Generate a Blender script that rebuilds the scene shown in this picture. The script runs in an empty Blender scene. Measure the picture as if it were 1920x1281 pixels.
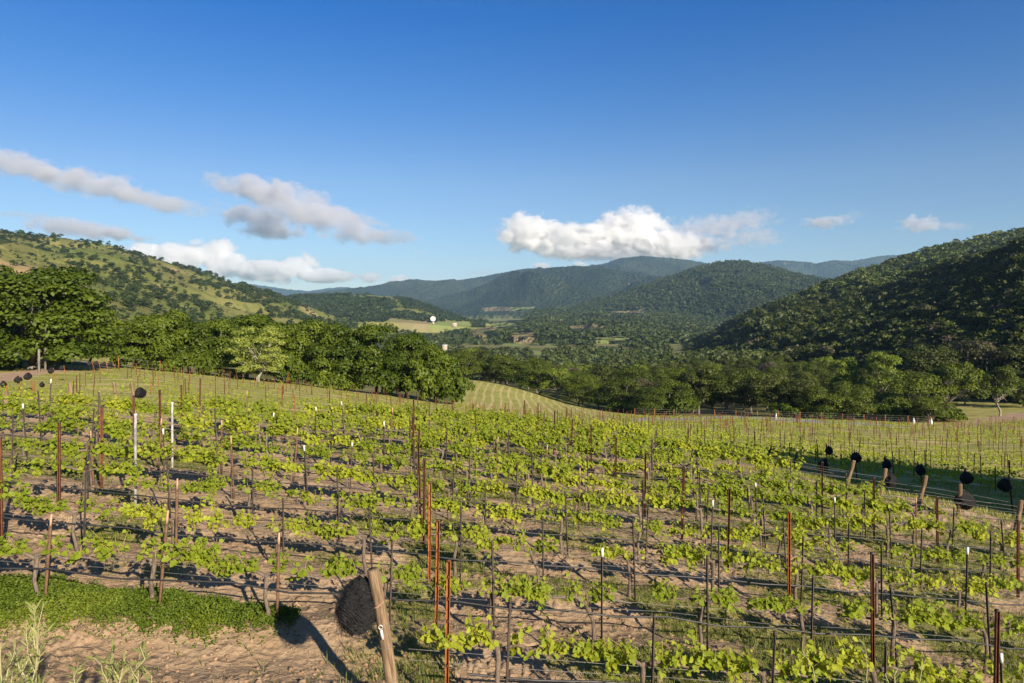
import bpy, bmesh, math, random
import numpy as np
from mathutils import Vector, Matrix

random.seed(7)
RNG = np.random.default_rng(7)
SC = bpy.context.scene
COL = SC.collection

# ------------------------------------------------------------------ camera, sky, sun, exposure
F = 1333.0            # focal length in photo pixels (photo is 1920 wide)
CX, HY = 960.0, 575.0  # centre column and eye-level row of the photo
cam_d = bpy.data.cameras.new("camera")
cam_d.sensor_width = 36.0
cam_d.lens = 36.0 * F / 1920.0
cam_d.shift_y = -(640.5 - HY) / 1920.0
cam_d.clip_start = 0.1
cam_d.clip_end = 90000.0
cam = bpy.data.objects.new("camera", cam_d)
cam.rotation_euler = (math.radians(90), 0, 0)
COL.objects.link(cam)
SC.camera = cam

SUN_EL = math.radians(24.0)
SUN_AZ = math.radians(147.0)     # clockwise from +Y: behind the camera, to the right
SDIR = Vector((math.sin(SUN_AZ) * math.cos(SUN_EL), math.cos(SUN_AZ) * math.cos(SUN_EL), math.sin(SUN_EL)))
w = bpy.data.worlds.new("World")
SC.world = w
w.use_nodes = True
wn = w.node_tree
wn.nodes.clear()
sky = wn.nodes.new("ShaderNodeTexSky")
sky.sky_type = 'NISHITA'
sky.sun_disc = False
sky.sun_elevation = SUN_EL
sky.sun_rotation = SUN_AZ
sky.altitude = 1500
sky.air_density = 1.0
sky.dust_density = 0.1
sky.ozone_density = 4.0
bg = wn.nodes.new("ShaderNodeBackground")
bg.inputs[1].default_value = 0.055
wo = wn.nodes.new("ShaderNodeOutputWorld")
tcw = wn.nodes.new("ShaderNodeTexCoord")
sepw = wn.nodes.new("ShaderNodeSeparateXYZ")
wn.links.new(tcw.outputs["Generated"], sepw.inputs[0])
rmp = wn.nodes.new("ShaderNodeValToRGB")       # clear dry air: deeper blue overhead, paler towards the horizon
els = rmp.color_ramp.elements
els[0].position = 0.02; els[0].color = (0.80, 0.76, 0.72, 1)
els[1].position = 0.17; els[1].color = (0.76, 0.80, 0.83, 1)
e_ = els.new(0.27); e_.color = (0.40, 0.70, 0.93, 1)
e_ = els.new(0.38); e_.color = (0.13, 0.58, 1.0, 1)
e_ = els.new(0.62); e_.color = (0.42, 0.58, 0.74, 1)
wn.links.new(sepw.outputs[2], rmp.inputs[0])
mulw = wn.nodes.new("ShaderNodeVectorMath"); mulw.operation = 'MULTIPLY'
sclw = wn.nodes.new("ShaderNodeVectorMath"); sclw.operation = 'SCALE'; sclw.inputs[3].default_value = 1.5
wn.links.new(sky.outputs[0], mulw.inputs[0]); wn.links.new(rmp.outputs[0], mulw.inputs[1])
wn.links.new(mulw.outputs[0], sclw.inputs[0]); wn.links.new(sclw.outputs[0], bg.inputs[0])
wn.links.new(bg.outputs[0], wo.inputs[0])
sd = bpy.data.lights.new("sun", 'SUN')
sd.energy = 5.0
sd.angle = math.radians(0.5)
sd.color = (1.0, 0.87, 0.68)
so = bpy.data.objects.new("sun", sd)
so.rotation_euler = SDIR.to_track_quat('Z', 'Y').to_euler()
COL.objects.link(so)
SC.view_settings.view_transform = 'Standard'
SC.view_settings.look = 'None'
SC.view_settings.exposure = 0.75
SC.view_settings.gamma = 1.0
SC.cycles.max_bounces = 11
SC.cycles.diffuse_bounces = 3
SC.cycles.transmission_bounces = 3
SC.cycles.volume_bounces = 10
SC.cycles.transparent_max_bounces = 8

# ------------------------------------------------------------------ small helpers
_T = np.random.default_rng(99).random((8, 256, 256))


def vn2(x, y, s=0):
    """value noise 0..1 on arrays"""
    x = np.asarray(x, float); y = np.asarray(y, float)
    xi = np.floor(x).astype(int); yi = np.floor(y).astype(int)
    fx = x - xi; fy = y - yi
    fx = fx * fx * (3 - 2 * fx); fy = fy * fy * (3 - 2 * fy)
    T = _T[s % 8]
    a = T[xi & 255, yi & 255]; b = T[(xi + 1) & 255, yi & 255]
    c = T[xi & 255, (yi + 1) & 255]; d = T[(xi + 1) & 255, (yi + 1) & 255]
    return (a * (1 - fx) + b * fx) * (1 - fy) + (c * (1 - fx) + d * fx) * fy


def fbm(x, y, oct=4, s=0, gain=0.5):
    t = 0; a = 1; n = 0
    for k in range(oct):
        t = t + a * vn2(x * 2 ** k + 17.3 * k, y * 2 ** k - 9.1 * k, s + k)
        n += a; a *= gain
    return t / n


def smooth(a, b, x):
    t = np.clip((x - a) / (b - a), 0, 1)
    return t * t * (3 - 2 * t)


def mesh_from(name, V, faces, mats=(), attrs=None, smooth_shade=False, mat_idx=None):
    """V (n,3); faces = list of int arrays, each (m,k)"""
    me = bpy.data.meshes.new(name)
    V = np.asarray(V, np.float32)
    me.vertices.add(len(V))
    me.vertices.foreach_set("co", V.ravel())
    faces = [np.asarray(f, np.int32) for f in faces if len(f)]
    loops = np.concatenate([f.ravel() for f in faces])
    tot = np.concatenate([np.full(len(f), f.shape[1], np.int32) for f in faces])
    st = np.concatenate([[0], np.cumsum(tot)[:-1]]).astype(np.int32)
    me.loops.add(len(loops))
    me.loops.foreach_set("vertex_index", loops)
    me.polygons.add(len(tot))
    me.polygons.foreach_set("loop_start", st)
    me.polygons.foreach_set("loop_total", tot)
    if smooth_shade:
        me.polygons.foreach_set("use_smooth", np.ones(len(tot), bool))
    if mat_idx is not None:
        me.polygons.foreach_set("material_index", np.asarray(mat_idx, np.int32))
    for m in mats:
        me.materials.append(m)
    for k, v in (attrs or {}).items():
        v = np.asarray(v, np.float32)
        if v.ndim == 1:
            a = me.attributes.new(k, 'FLOAT', 'POINT')
            a.data.foreach_set("value", v)
        else:
            a = me.attributes.new(k, 'FLOAT_COLOR', 'POINT')
            a.data.foreach_set("color", np.hstack([v, np.ones((len(v), 1), np.float32)]).ravel())
    me.update(calc_edges=True)
    me.validate()
    return me


class MB:
    """collects pieces into one mesh"""
    def __init__(s):
        s.V = []; s.Fc = {}; s.n = 0; s.t = []

    def add(s, V, faces, tint=0.0):
        V = np.asarray(V, float).reshape(-1, 3)
        s.V.append(V)
        for f in faces:
            f = np.asarray(f, int)
            if f.ndim == 1: f = f[None]
            s.Fc.setdefault(f.shape[1], []).append(f + s.n)
        s.t.append(np.full(len(V), tint) if np.isscalar(tint) else np.asarray(tint))
        s.n += len(V)

    def tube(s, P, R, k=6, cap=True, tint=0.0):
        P = [Vector(p) for p in P]
        V = []
        n = len(P)
        for i, p in enumerate(P):
            d = (P[min(i + 1, n - 1)] - P[max(i - 1, 0)]).normalized()
            a = d.cross(Vector((0.31, 0.2, 0.93)) if abs(d.z) < 0.95 else Vector((1, 0.1, 0))).normalized()
            b = d.cross(a)
            for j in range(k):
                t = 2 * math.pi * j / k
                V.append(p + (a * math.cos(t) + b * math.sin(t)) * R[i])
        q = []
        for i in range(n - 1):
            for j in range(k):
                q.append((i * k + j, i * k + (j + 1) % k, (i + 1) * k + (j + 1) % k, (i + 1) * k + j))
        fs = [np.array(q)]
        if cap:
            fs.append(np.array([list(range(k))[::-1]]))
            fs.append(np.array([[(n - 1) * k + j for j in range(k)]]))
        s.add([tuple(v) for v in V], fs, tint)

    def box(s, lo, hi, tint=0.0):
        x0, y0, z0 = lo; x1, y1, z1 = hi
        V = [(x0, y0, z0), (x1, y0, z0), (x1, y1, z0), (x0, y1, z0), (x0, y0, z1), (x1, y0, z1), (x1, y1, z1), (x0, y1, z1)]
        s.add(V, [np.array([(3, 2, 1, 0), (4, 5, 6, 7), (0, 1, 5, 4), (1, 2, 6, 5), (2, 3, 7, 6), (3, 0, 4, 7)])], tint)

    def mesh(s, name, mats, smooth_shade=False):
        fs = [np.concatenate(v) for v in s.Fc.values()]
        return mesh_from(name, np.concatenate(s.V), fs, mats, {"tint": np.concatenate(s.t)}, smooth_shade)


def ob(name, data, parent=None, loc=None, rot=None, scale=None):
    o = bpy.data.objects.new(name, data)
    COL.objects.link(o)
    if parent is not None: o.parent = parent
    if loc is not None: o.location = loc
    if rot is not None: o.rotation_euler = rot
    if scale is not None: o.scale = scale if hasattr(scale, "__len__") else (scale,) * 3
    return o


def tag(o, label=None, cat=None, group=None, kind=None):
    if label: o["label"] = label
    if cat: o["category"] = cat
    if group: o["group"] = group
    if kind: o["kind"] = kind
    return o


def copy_tree(root, loc, rot=None, scale=None):
    r = root.copy(); COL.objects.link(r)
    r.location = loc
    if rot is not None: r.rotation_euler = rot
    if scale is not None: r.scale = scale if hasattr(scale, "__len__") else (scale,) * 3
    for ch in root.children:
        c = ch.copy(); COL.objects.link(c); c.parent = r
        for g in ch.children:
            d = g.copy(); COL.objects.link(d); d.parent = c
    return r


ORD = ("first second third fourth fifth sixth seventh eighth ninth tenth eleventh twelfth thirteenth fourteenth fifteenth sixteenth "
       "seventeenth eighteenth nineteenth twentieth").split()
TENS = {2: "twenty", 3: "thirty", 4: "forty", 5: "fifty"}


def ordinal(n):
    if n <= 20: return ORD[n - 1]
    if n % 10 == 0: return TENS[n // 10][:-1] + "ieth"
    return TENS[n // 10] + "-" + ORD[n % 10 - 1]


# ------------------------------------------------------------------ materials
def new_mat(name):
    m = bpy.data.materials.new(name)
    m.use_nodes = True
    nt = m.node_tree
    nt.nodes.clear()
    out = nt.nodes.new("ShaderNodeOutputMaterial")
    return m, nt, out


class N:
    """terse node builder"""
    def __init__(s, nt): s.nt = nt

    def new(s, t, **kw):
        n = s.nt.nodes.new(t)
        for k, v in kw.items(): setattr(n, k, v)
        return n

    def set(s, sock, v):
        if isinstance(v, bpy.types.NodeSocket): s.nt.links.new(v, sock)
        elif v is not None:
            if hasattr(v, "__len__") and len(v) == 3 and sock.type == 'RGBA': v = (*v, 1)
            sock.default_value = v

    def math(s, op, a, b=None, c=None, clamp=False):
        n = s.new("ShaderNodeMath", operation=op, use_clamp=clamp)
        s.set(n.inputs[0], a)
        if b is not None: s.set(n.inputs[1], b)
        if c is not None: s.set(n.inputs[2], c)
        return n.outputs[0]

    def vmath(s, op, a, b=None):
        n = s.new("ShaderNodeVectorMath", operation=op)
        s.set(n.inputs[0], a)
        if b is not None: s.set(n.inputs[1], b)
        return n.outputs[1] if op in ("LENGTH", "DOT_PRODUCT") else n.outputs[0]

    def mix(s, f, a, b):
        n = s.new("ShaderNodeMix", data_type='RGBA')
        s.set(n.inputs[0], f); s.set(n.inputs[6], a); s.set(n.inputs[7], b)
        return n.outputs[2]

    def noise(s, vec, scale, detail=3, rough=0.55, dist=0.0):
        n = s.new("ShaderNodeTexNoise")
        s.set(n.inputs["Vector"], vec)
        n.inputs["Scale"].default_value = scale
        n.inputs["Detail"].default_value = detail
        n.inputs["Roughness"].default_value = rough
        n.inputs["Distortion"].default_value = dist
        return n.outputs[0]

    def voro(s, vec, scale, feature='F1'):
        n = s.new("ShaderNodeTexVoronoi", feature=feature)
        s.set(n.inputs["Vector"], vec)
        n.inputs["Scale"].default_value = scale
        return n.outputs[0]

    def ramp(s, v, a, b):
        n = s.new("ShaderNodeMapRange", interpolation_type='SMOOTHSTEP')
        s.set(n.inputs[0], v); s.set(n.inputs[1], a); s.set(n.inputs[2], b)
        return n.outputs[0]

    def attr(s, name):
        return s.new("ShaderNodeAttribute", attribute_name=name)

    def pos(s):
        return s.new("ShaderNodeNewGeometry").outputs["Position"]

    def bump(s, h, strength, dist=0.1):
        n = s.new("ShaderNodeBump")
        n.inputs["Strength"].default_value = strength
        n.inputs["Distance"].default_value = dist
        s.set(n.inputs["Height"], h)
        return n.outputs[0]

    def bsdf(s, col, rough=0.9, spec=0.15, metal=0.0, normal=None):
        n = s.new("ShaderNodeBsdfPrincipled")
        s.set(n.inputs["Base Color"], col)
        s.set(n.inputs["Roughness"], rough)
        n.inputs["Specular IOR Level"].default_value = spec
        n.inputs["Metallic"].default_value = metal
        if normal is not None: s.set(n.inputs["Normal"], normal)
        return n.outputs[0]


def leaf_mat(name, c1, c2, trans=0.3, c3=None, nscale=0.35, gloss=0.25, rnd=0.6):
    m, nt, out = new_mat(name)
    n = N(nt)
    tint = n.attr("tint").outputs["Fac"]
    oi = n.new("ShaderNodeObjectInfo").outputs["Random"]
    k = n.math('MULTIPLY', oi, rnd)
    k = n.math('ADD', k, n.math('MULTIPLY', tint, 1.0))
    k = n.math('ADD', k, n.math('MULTIPLY', n.math('SUBTRACT', n.noise(n.pos(), nscale, 2), 0.5), 1.2), clamp=False)
    k = n.math('FRACT', n.math('MULTIPLY', n.math('ADD', k, 4.0), 0.5))
    tri = n.math('ABSOLUTE', n.math('SUBTRACT', n.math('MULTIPLY', k, 2.0), 1.0))
    c = n.mix(tri, c1, c2)
    if c3 is not None:
        c = n.mix(n.ramp(oi, 0.80, 0.98), c, c3)
    b = n.bsdf(c, 0.55, gloss)
    t = n.new("ShaderNodeBsdfTranslucent")
    hs = n.new("ShaderNodeHueSaturation")
    hs.inputs["Hue"].default_value = 0.485
    hs.inputs["Saturation"].default_value = 1.15
    hs.inputs["Value"].default_value = 1.25
    n.set(hs.inputs["Color"], c)
    n.set(t.inputs[0], hs.outputs[0])
    mx = n.new("ShaderNodeMixShader")
    mx.inputs[0].default_value = trans
    nt.links.new(b, mx.inputs[1]); nt.links.new(t.outputs[0], mx.inputs[2])
    nt.links.new(mx.outputs[0], out.inputs[0])
    return m


def plain_mat(name, c1, c2, scale=8.0, rough=0.8, spec=0.2, metal=0.0, bump=0.0, stretch=None, detail=4):
    m, nt, out = new_mat(name)
    n = N(nt)
    tc = n.new("ShaderNodeTexCoord").outputs["Object"]
    if stretch: tc = n.vmath('MULTIPLY', tc, stretch)
    f = n.ramp(n.noise(tc, scale, detail, 0.65), 0.3, 0.7)
    oi = n.new("ShaderNodeObjectInfo").outputs["Random"]
    f2 = n.math('ADD', f, n.math('MULTIPLY', n.math('SUBTRACT', oi, 0.6), 0.35), clamp=True)
    c = n.mix(f2, c1, c2)
    nor = n.bump(n.noise(tc, scale * 2.5, 4), bump, 0.01) if bump else None
    nt.links.new(n.bsdf(c, rough, spec, metal, nor), out.inputs[0])
    return m


M_VINE = leaf_mat("vine_leaf", (0.19, 0.26, 0.02), (0.44, 0.47, 0.045), 0.42, nscale=9.0, rnd=0.9)
M_BARK = plain_mat("vine_bark", (0.10, 0.075, 0.055), (0.24, 0.19, 0.15), 18, 0.95, 0.1, bump=0.8, stretch=(3, 3, 0.7))
M_CANE = plain_mat("green_cane", (0.28, 0.20, 0.07), (0.30, 0.30, 0.06), 20)
M_WOOD = plain_mat("weathered_wood", (0.12, 0.078, 0.045), (0.36, 0.255, 0.16), 7, 0.9, 0.1, bump=1.0, stretch=(5, 5, 0.45), detail=6)
M_RUST = plain_mat("rusted_steel", (0.24, 0.075, 0.025), (0.46, 0.175, 0.055), 14, 0.85, 0.2, bump=0.3)
M_RUSTD = plain_mat("brown_steel", (0.075, 0.032, 0.02), (0.20, 0.075, 0.035), 14, 0.8, 0.25)
M_DARK = plain_mat("dark_stake", (0.028, 0.024, 0.022), (0.10, 0.07, 0.05), 12, 0.7, 0.3)
M_STAKEW = plain_mat("brown_stake", (0.10, 0.055, 0.03), (0.20, 0.12, 0.07), 14, 0.85, 0.2)
M_WHITE = plain_mat("white_paint", (0.62, 0.6, 0.57), (0.78, 0.77, 0.74), 20, 0.6, 0.3)
M_GREYW = plain_mat("chalky_paint", (0.20, 0.19, 0.18), (0.50, 0.48, 0.45), 9, 0.8, 0.2)
M_PINK = plain_mat("split_wood_tip", (0.50, 0.30, 0.19), (0.62, 0.40, 0.26), 20, 0.8, 0.2)
M_HOSE = plain_mat("black_hose", (0.018, 0.018, 0.02), (0.05, 0.05, 0.052), 6, 0.45, 0.45)
M_WIRE = plain_mat("galvanised_wire", (0.16, 0.155, 0.15), (0.27, 0.26, 0.25), 6, 0.55, 0.4, metal=0.3)
M_GREENTIE = plain_mat("green_tape", (0.02, 0.20, 0.15), (0.03, 0.26, 0.19), 5)
M_TRUNK = plain_mat("oak_bark", (0.10, 0.085, 0.07), (0.26, 0.235, 0.20), 3, 0.95, 0.1, bump=0.5, stretch=(2, 2, 0.5))
M_PALEBARK = plain_mat("pale_bark", (0.22, 0.20, 0.16), (0.40, 0.37, 0.30), 3, 0.95, 0.1)
M_OAK = leaf_mat("oak_foliage", (0.044, 0.074, 0.005), (0.135, 0.178, 0.013), 0.14, None, 0.30)
M_OAKD = leaf_mat("dark_foliage", (0.036, 0.052, 0.010), (0.105, 0.122, 0.022), 0.14, (0.125, 0.098, 0.068), 0.12)
M_OAKB = leaf_mat("bright_foliage", (0.13, 0.19, 0.022), (0.22, 0.27, 0.04), 0.3, None, 0.30)
M_PALE = leaf_mat("pale_new_leaves", (0.24, 0.30, 0.05), (0.38, 0.42, 0.10), 0.35, None, 0.4)
M_OAKR = leaf_mat("shady_oak_foliage", (0.034, 0.054, 0.006), (0.122, 0.156, 0.014), 0.12, None, 0.30)  # oak green darkened: shade on the right trees is put into the colour
M_HILLOAK = leaf_mat("hill_oak_foliage", (0.030, 0.048, 0.014), (0.062, 0.088, 0.024), 0.15, None, 0.01)
M_BRUSH = leaf_mat("brush_foliage", (0.07, 0.085, 0.025), (0.15, 0.14, 0.055), 0.15, None, 0.02)
M_FARFOR = leaf_mat("far_forest_foliage", (0.042, 0.064, 0.018), (0.118, 0.142, 0.036), 0.15, None, 0.004)
M_CLOVER = leaf_mat("clover_leaf", (0.085, 0.135, 0.012), (0.235, 0.285, 0.030), 0.3, None, 4.0)
M_GRASS = leaf_mat("grass_blade", (0.10, 0.15, 0.02), (0.30, 0.27, 0.10), 0.3, None, 0.9)
M_WILLOW = leaf_mat("willow_leaf", (0.16, 0.20, 0.06), (0.42, 0.42, 0.14), 0.3, None, 6.0)
M_WSTEM = plain_mat("willow_stem", (0.34, 0.30, 0.16), (0.46, 0.42, 0.24), 12)
M_CLOD = plain_mat("soil_clod", (0.24, 0.155, 0.095), (0.40, 0.275, 0.175), 6, 0.95, 0.05, bump=0.8)
M_TWIG = plain_mat("red_twig", (0.35, 0.14, 0.07), (0.45, 0.22, 0.12), 12)

# ------------------------------------------------------------------ terrain height table in (photo column, distance)
EDGE = [(-900, 13), (0, 18.6), (260, 19.8), (500, 21.5), (700, 23.2), (860, 25.2), (960, 26.4), (1080, 26.4), (1200, 26), (1400, 25.5), (1600, 22), (1780, 21), (1920, 19), (2700, 14)]
VEDGE = [(-900, 12), (0, 16.7), (260, 17.6), (500, 19.7), (700, 22), (860, 24), (960, 25.2), (1080, 25), (1200, 23.5), (1400, 21.5), (1540, 18), (1650, 17), (1780, 15.6), (1920, 14.4), (2700, 10)]

EX = np.array([e[0] for e in EDGE], float); EY = np.array([e[1] for e in EDGE], float)


def v_edge(px):
    return np.interp(px, [e[0] for e in VEDGE], [e[1] for e in VEDGE])


def d_edge(px):
    return np.interp(px, EX, EY)


# (distance, photo row) beyond the edge of the near block
PROF = {
    -900: [(40, 790), (75, 735), (120, 690), (200, 660), (400, 640), (700, 640)],
    0: [(45, 747), (70, 722), (110, 690), (140, 668), (200, 655), (400, 645), (700, 645)],
    260: [(45, 745), (75, 715), (120, 692), (160, 688), (250, 690), (700, 680)],
    500: [(50, 760), (90, 730), (128, 714), (170, 710), (300, 700), (700, 690)],
    700: [(55, 772), (95, 750), (130, 737), (180, 735), (300, 720), (700, 690)],
    860: [(60, 782), (100, 772), (130, 757), (170, 728), (205, 703), (240, 706), (300, 715), (700, 690)],
    960: [(60, 795), (100, 783), (140, 763), (180, 740), (210, 722), (250, 722), (320, 725), (700, 690)],
    1080: [(60, 803), (110, 787), (150, 772), (180, 764), (220, 764), (320, 738), (700, 690)],
    1200: [(60, 812), (100, 795), (150, 781), (190, 777), (300, 740), (700, 690)],
    1400: [(45, 848), (75, 820), (110, 797), (150, 783), (180, 779), (300, 735), (700, 660)],
    1600: [(45, 875), (75, 835), (110, 805), (150, 790), (190, 780), (300, 730), (600, 655)],
    1780: [(40, 900), (70, 850), (110, 812), (150, 797), (200, 772), (300, 725), (600, 650)],
    1920: [(35, 930), (65, 860), (110, 815), (150, 795), (200, 768), (300, 720), (600, 650)],
    2700: [(30, 985), (65, 880), (110, 815), (150, 795), (300, 715), (600, 650)],
}
VALLEY = [(1500, 636), (3000, 610), (6000, 590), (12000, 581), (30000, 577)]
TX = np.arange(-900, 2701, 15.0)
TL = np.linspace(math.log(0.6), math.log(30000), 900)


def plane_h(px, d):
    X = (px - CX) / F * d
    h = 3.45 + 0.12 * X + 0.04 * d
    # bank that rises to the viewer's feet
    return h - 1.7 * (1 - smooth(1.2, 5.2, d))


def _table():
    cols = []
    keys = sorted(PROF)
    dd = np.exp(TL)
    for k in keys:
        e = float(d_edge(k))
        nd = np.concatenate([np.geomspace(0.5, e, 60)])
        h = plane_h(k, nd)
        fd = [p[0] for p in PROF[k]] + [p[0] for p in VALLEY]
        fh = [(p[1] - HY) * p[0] / F for p in PROF[k]] + [(p[1] - HY) * p[0] / F for p in VALLEY]
        cols.append(np.interp(TL, np.log(np.concatenate([nd, fd])), np.concatenate([h, fh])))
    cols = np.array(cols)
    T = np.array([[0.0]])
    T = np.stack([np.interp(TX, keys, cols[:, j]) for j in range(len(TL))], 1)

    def gs(A, sig, ax):
        r = int(3 * sig) + 1
        kx = np.arange(-r, r + 1)
        g = np.exp(-0.5 * (kx / sig) ** 2); g /= g.sum()
        pad = [(r, r) if a == ax else (0, 0) for a in range(2)]
        Pd = np.pad(A, pad, mode='edge')
        return np.apply_along_axis(lambda v: np.convolve(v, g, 'valid'), ax, Pd)
    T = gs(T, 3.0, 0)
    T = gs(T, 5.0, 1)
    return T


TAB = _table()


def height_pd(px, d):
    px = np.asarray(px, float); d = np.asarray(d, float)
    a = np.clip((px - TX[0]) / 15.0, 0, len(TX) - 1.001)
    b = np.clip((np.log(np.maximum(d, 0.61)) - TL[0]) / (TL[1] - TL[0]), 0, len(TL) - 1.001)
    ai = a.astype(int); bi = b.astype(int); fa = a - ai; fb = b - bi
    h = (TAB[ai, bi] * (1 - fa) + TAB[ai + 1, bi] * fa) * (1 - fb) + (TAB[ai, bi + 1] * (1 - fa) + TAB[ai + 1, bi + 1] * fa) * fb
    return -h


def micro(X, Y):
    """clods and hollows of the bare soil, berms under the rows"""
    near = 1 - smooth(14, 40, Y)
    n = (fbm(X * 1.1, Y * 1.1, 3, 1) - 0.5) * 0.10
    n = n + (fbm(X * 4.0, Y * 4.0, 3, 2) - 0.5) * 0.035
    n = n + np.abs(fbm(X * 9.0 + 3, Y * 9.0, 3, 3) - 0.5) * 0.03 - 0.008 + smooth(0.56, 0.72, fbm(X * 14.0, Y * 14.0, 2, 5)) * 0.035 * smooth(0.45, 0.62, fbm(X * 1.3, Y * 1.3, 2, 2))
    ph = ((Y - 0.107 * X - 6.4) / 1.6)
    berm = 0.05 * np.cos(2 * math.pi * ph)
    far = (fbm(X * 0.25, Y * 0.25, 2, 5) - 0.5) * 0.35 * smooth(18, 50, Y)
    return (n + berm) * near + far


def height(X, Y, fine=True):
    X = np.asarray(X, float); Y = np.asarray(Y, float)
    z = height_pd(CX + F * X / np.maximum(Y, 0.3), Y)
    return z + micro(X, Y) if fine else z


def gz(X, Y):
    return float(height(np.array([X]), np.array([Y]))[0])


def at(px, d):
    """world point on the ground below photo column px at distance d"""
    X = (px - CX) / F * d
    return Vector((X, d, gz(X, d)))


def pix(px, py, d):
    return Vector(((px - CX) / F * d, d, -(py - HY) / F * d))


def ground_pix(px, py, d0=5.0, d1=400.0):
    dd = np.geomspace(d0, d1, 4000)
    z = height((px - CX) / F * dd, dd)
    v = HY - z * F / dd
    k = np.where(v <= py)[0]
    d = dd[k[0]] if len(k) else d1
    return at(px, float(d))


# ------------------------------------------------------------------ ground sheet
def in_poly(px, py, poly):
    inside = np.zeros(px.shape, bool)
    n = len(poly)
    for i in range(n):
        x0, y0 = poly[i]; x1, y1 = poly[(i + 1) % n]
        c = ((y0 > py) != (y1 > py)) & (px < (x1 - x0) * (py - y0) / (y1 - y0 + 1e-9) + x0)
        inside ^= c
    return inside


FIELDS = [  # clearings in the valley, outline and 1 where green
    ([(722, 596), (760, 600), (800, 604), (832, 611), (836, 620), (800, 622), (760, 612)], 0),
    ([(800, 606), (842, 602), (886, 604), (880, 612), (848, 617), (815, 613)], 1),
    ([(903, 578), (930, 575), (960, 576), (966, 583), (910, 584)], 0),
    ([(955, 577), (1003, 575), (1000, 579), (960, 581)], 1),
    ([(912, 594), (950, 596), (984, 595), (985, 599), (915, 600)], 1),
    ([(884, 616), (930, 613), (935, 618), (905, 622), (915, 632), (892, 630), (880, 622)], 0),
    ([(958, 625), (1000, 622), (1004, 634), (978, 638), (955, 633)], 0),
    ([(864, 637), (888, 639), (886, 644), (866, 643)], 0),
    ([(1022, 645), (1046, 644), (1044, 650), (1024, 650)], 1),
    ([(992, 656), (1014, 660), (1020, 668), (1000, 664)], 1),
    ([(905, 606), (950, 604), (975, 610), (930, 614)], 1),
    ([(1060, 612), (1120, 608), (1140, 614), (1075, 617)], 0),
    ([(940, 641), (985, 643), (975, 650), (945, 648)], 1),
    ([(1110, 634), (1170, 630), (1190, 637), (1120, 640)], 1),
    ([(1128, 583), (1165, 584), (1215, 579), (1206, 587), (1150, 586)], 0),
]


def field_mask(px, py, d):
    f = np.zeros(px.shape); g = np.zeros(px.shape)
    for poly, k in FIELDS:
        m = in_poly(px, py, poly) & (d > 420)
        f = np.maximum(f, m * 1.0); g = np.maximum(g, m * float(k))
    return f, g


def tree_clear(P, h):
    """False for trees that would stand on or in front of a clearing"""
    u = CX + F * P[:, 0] / P[:, 1]; v = HY - F * P[:, 2] / P[:, 1]
    ok = np.ones(len(P), bool)
    for k in np.linspace(0, 1.0, 6):
        ok &= field_mask(u, v - k * h * F / P[:, 1], P[:, 1])[0] < 0.5
    return ok



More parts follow.
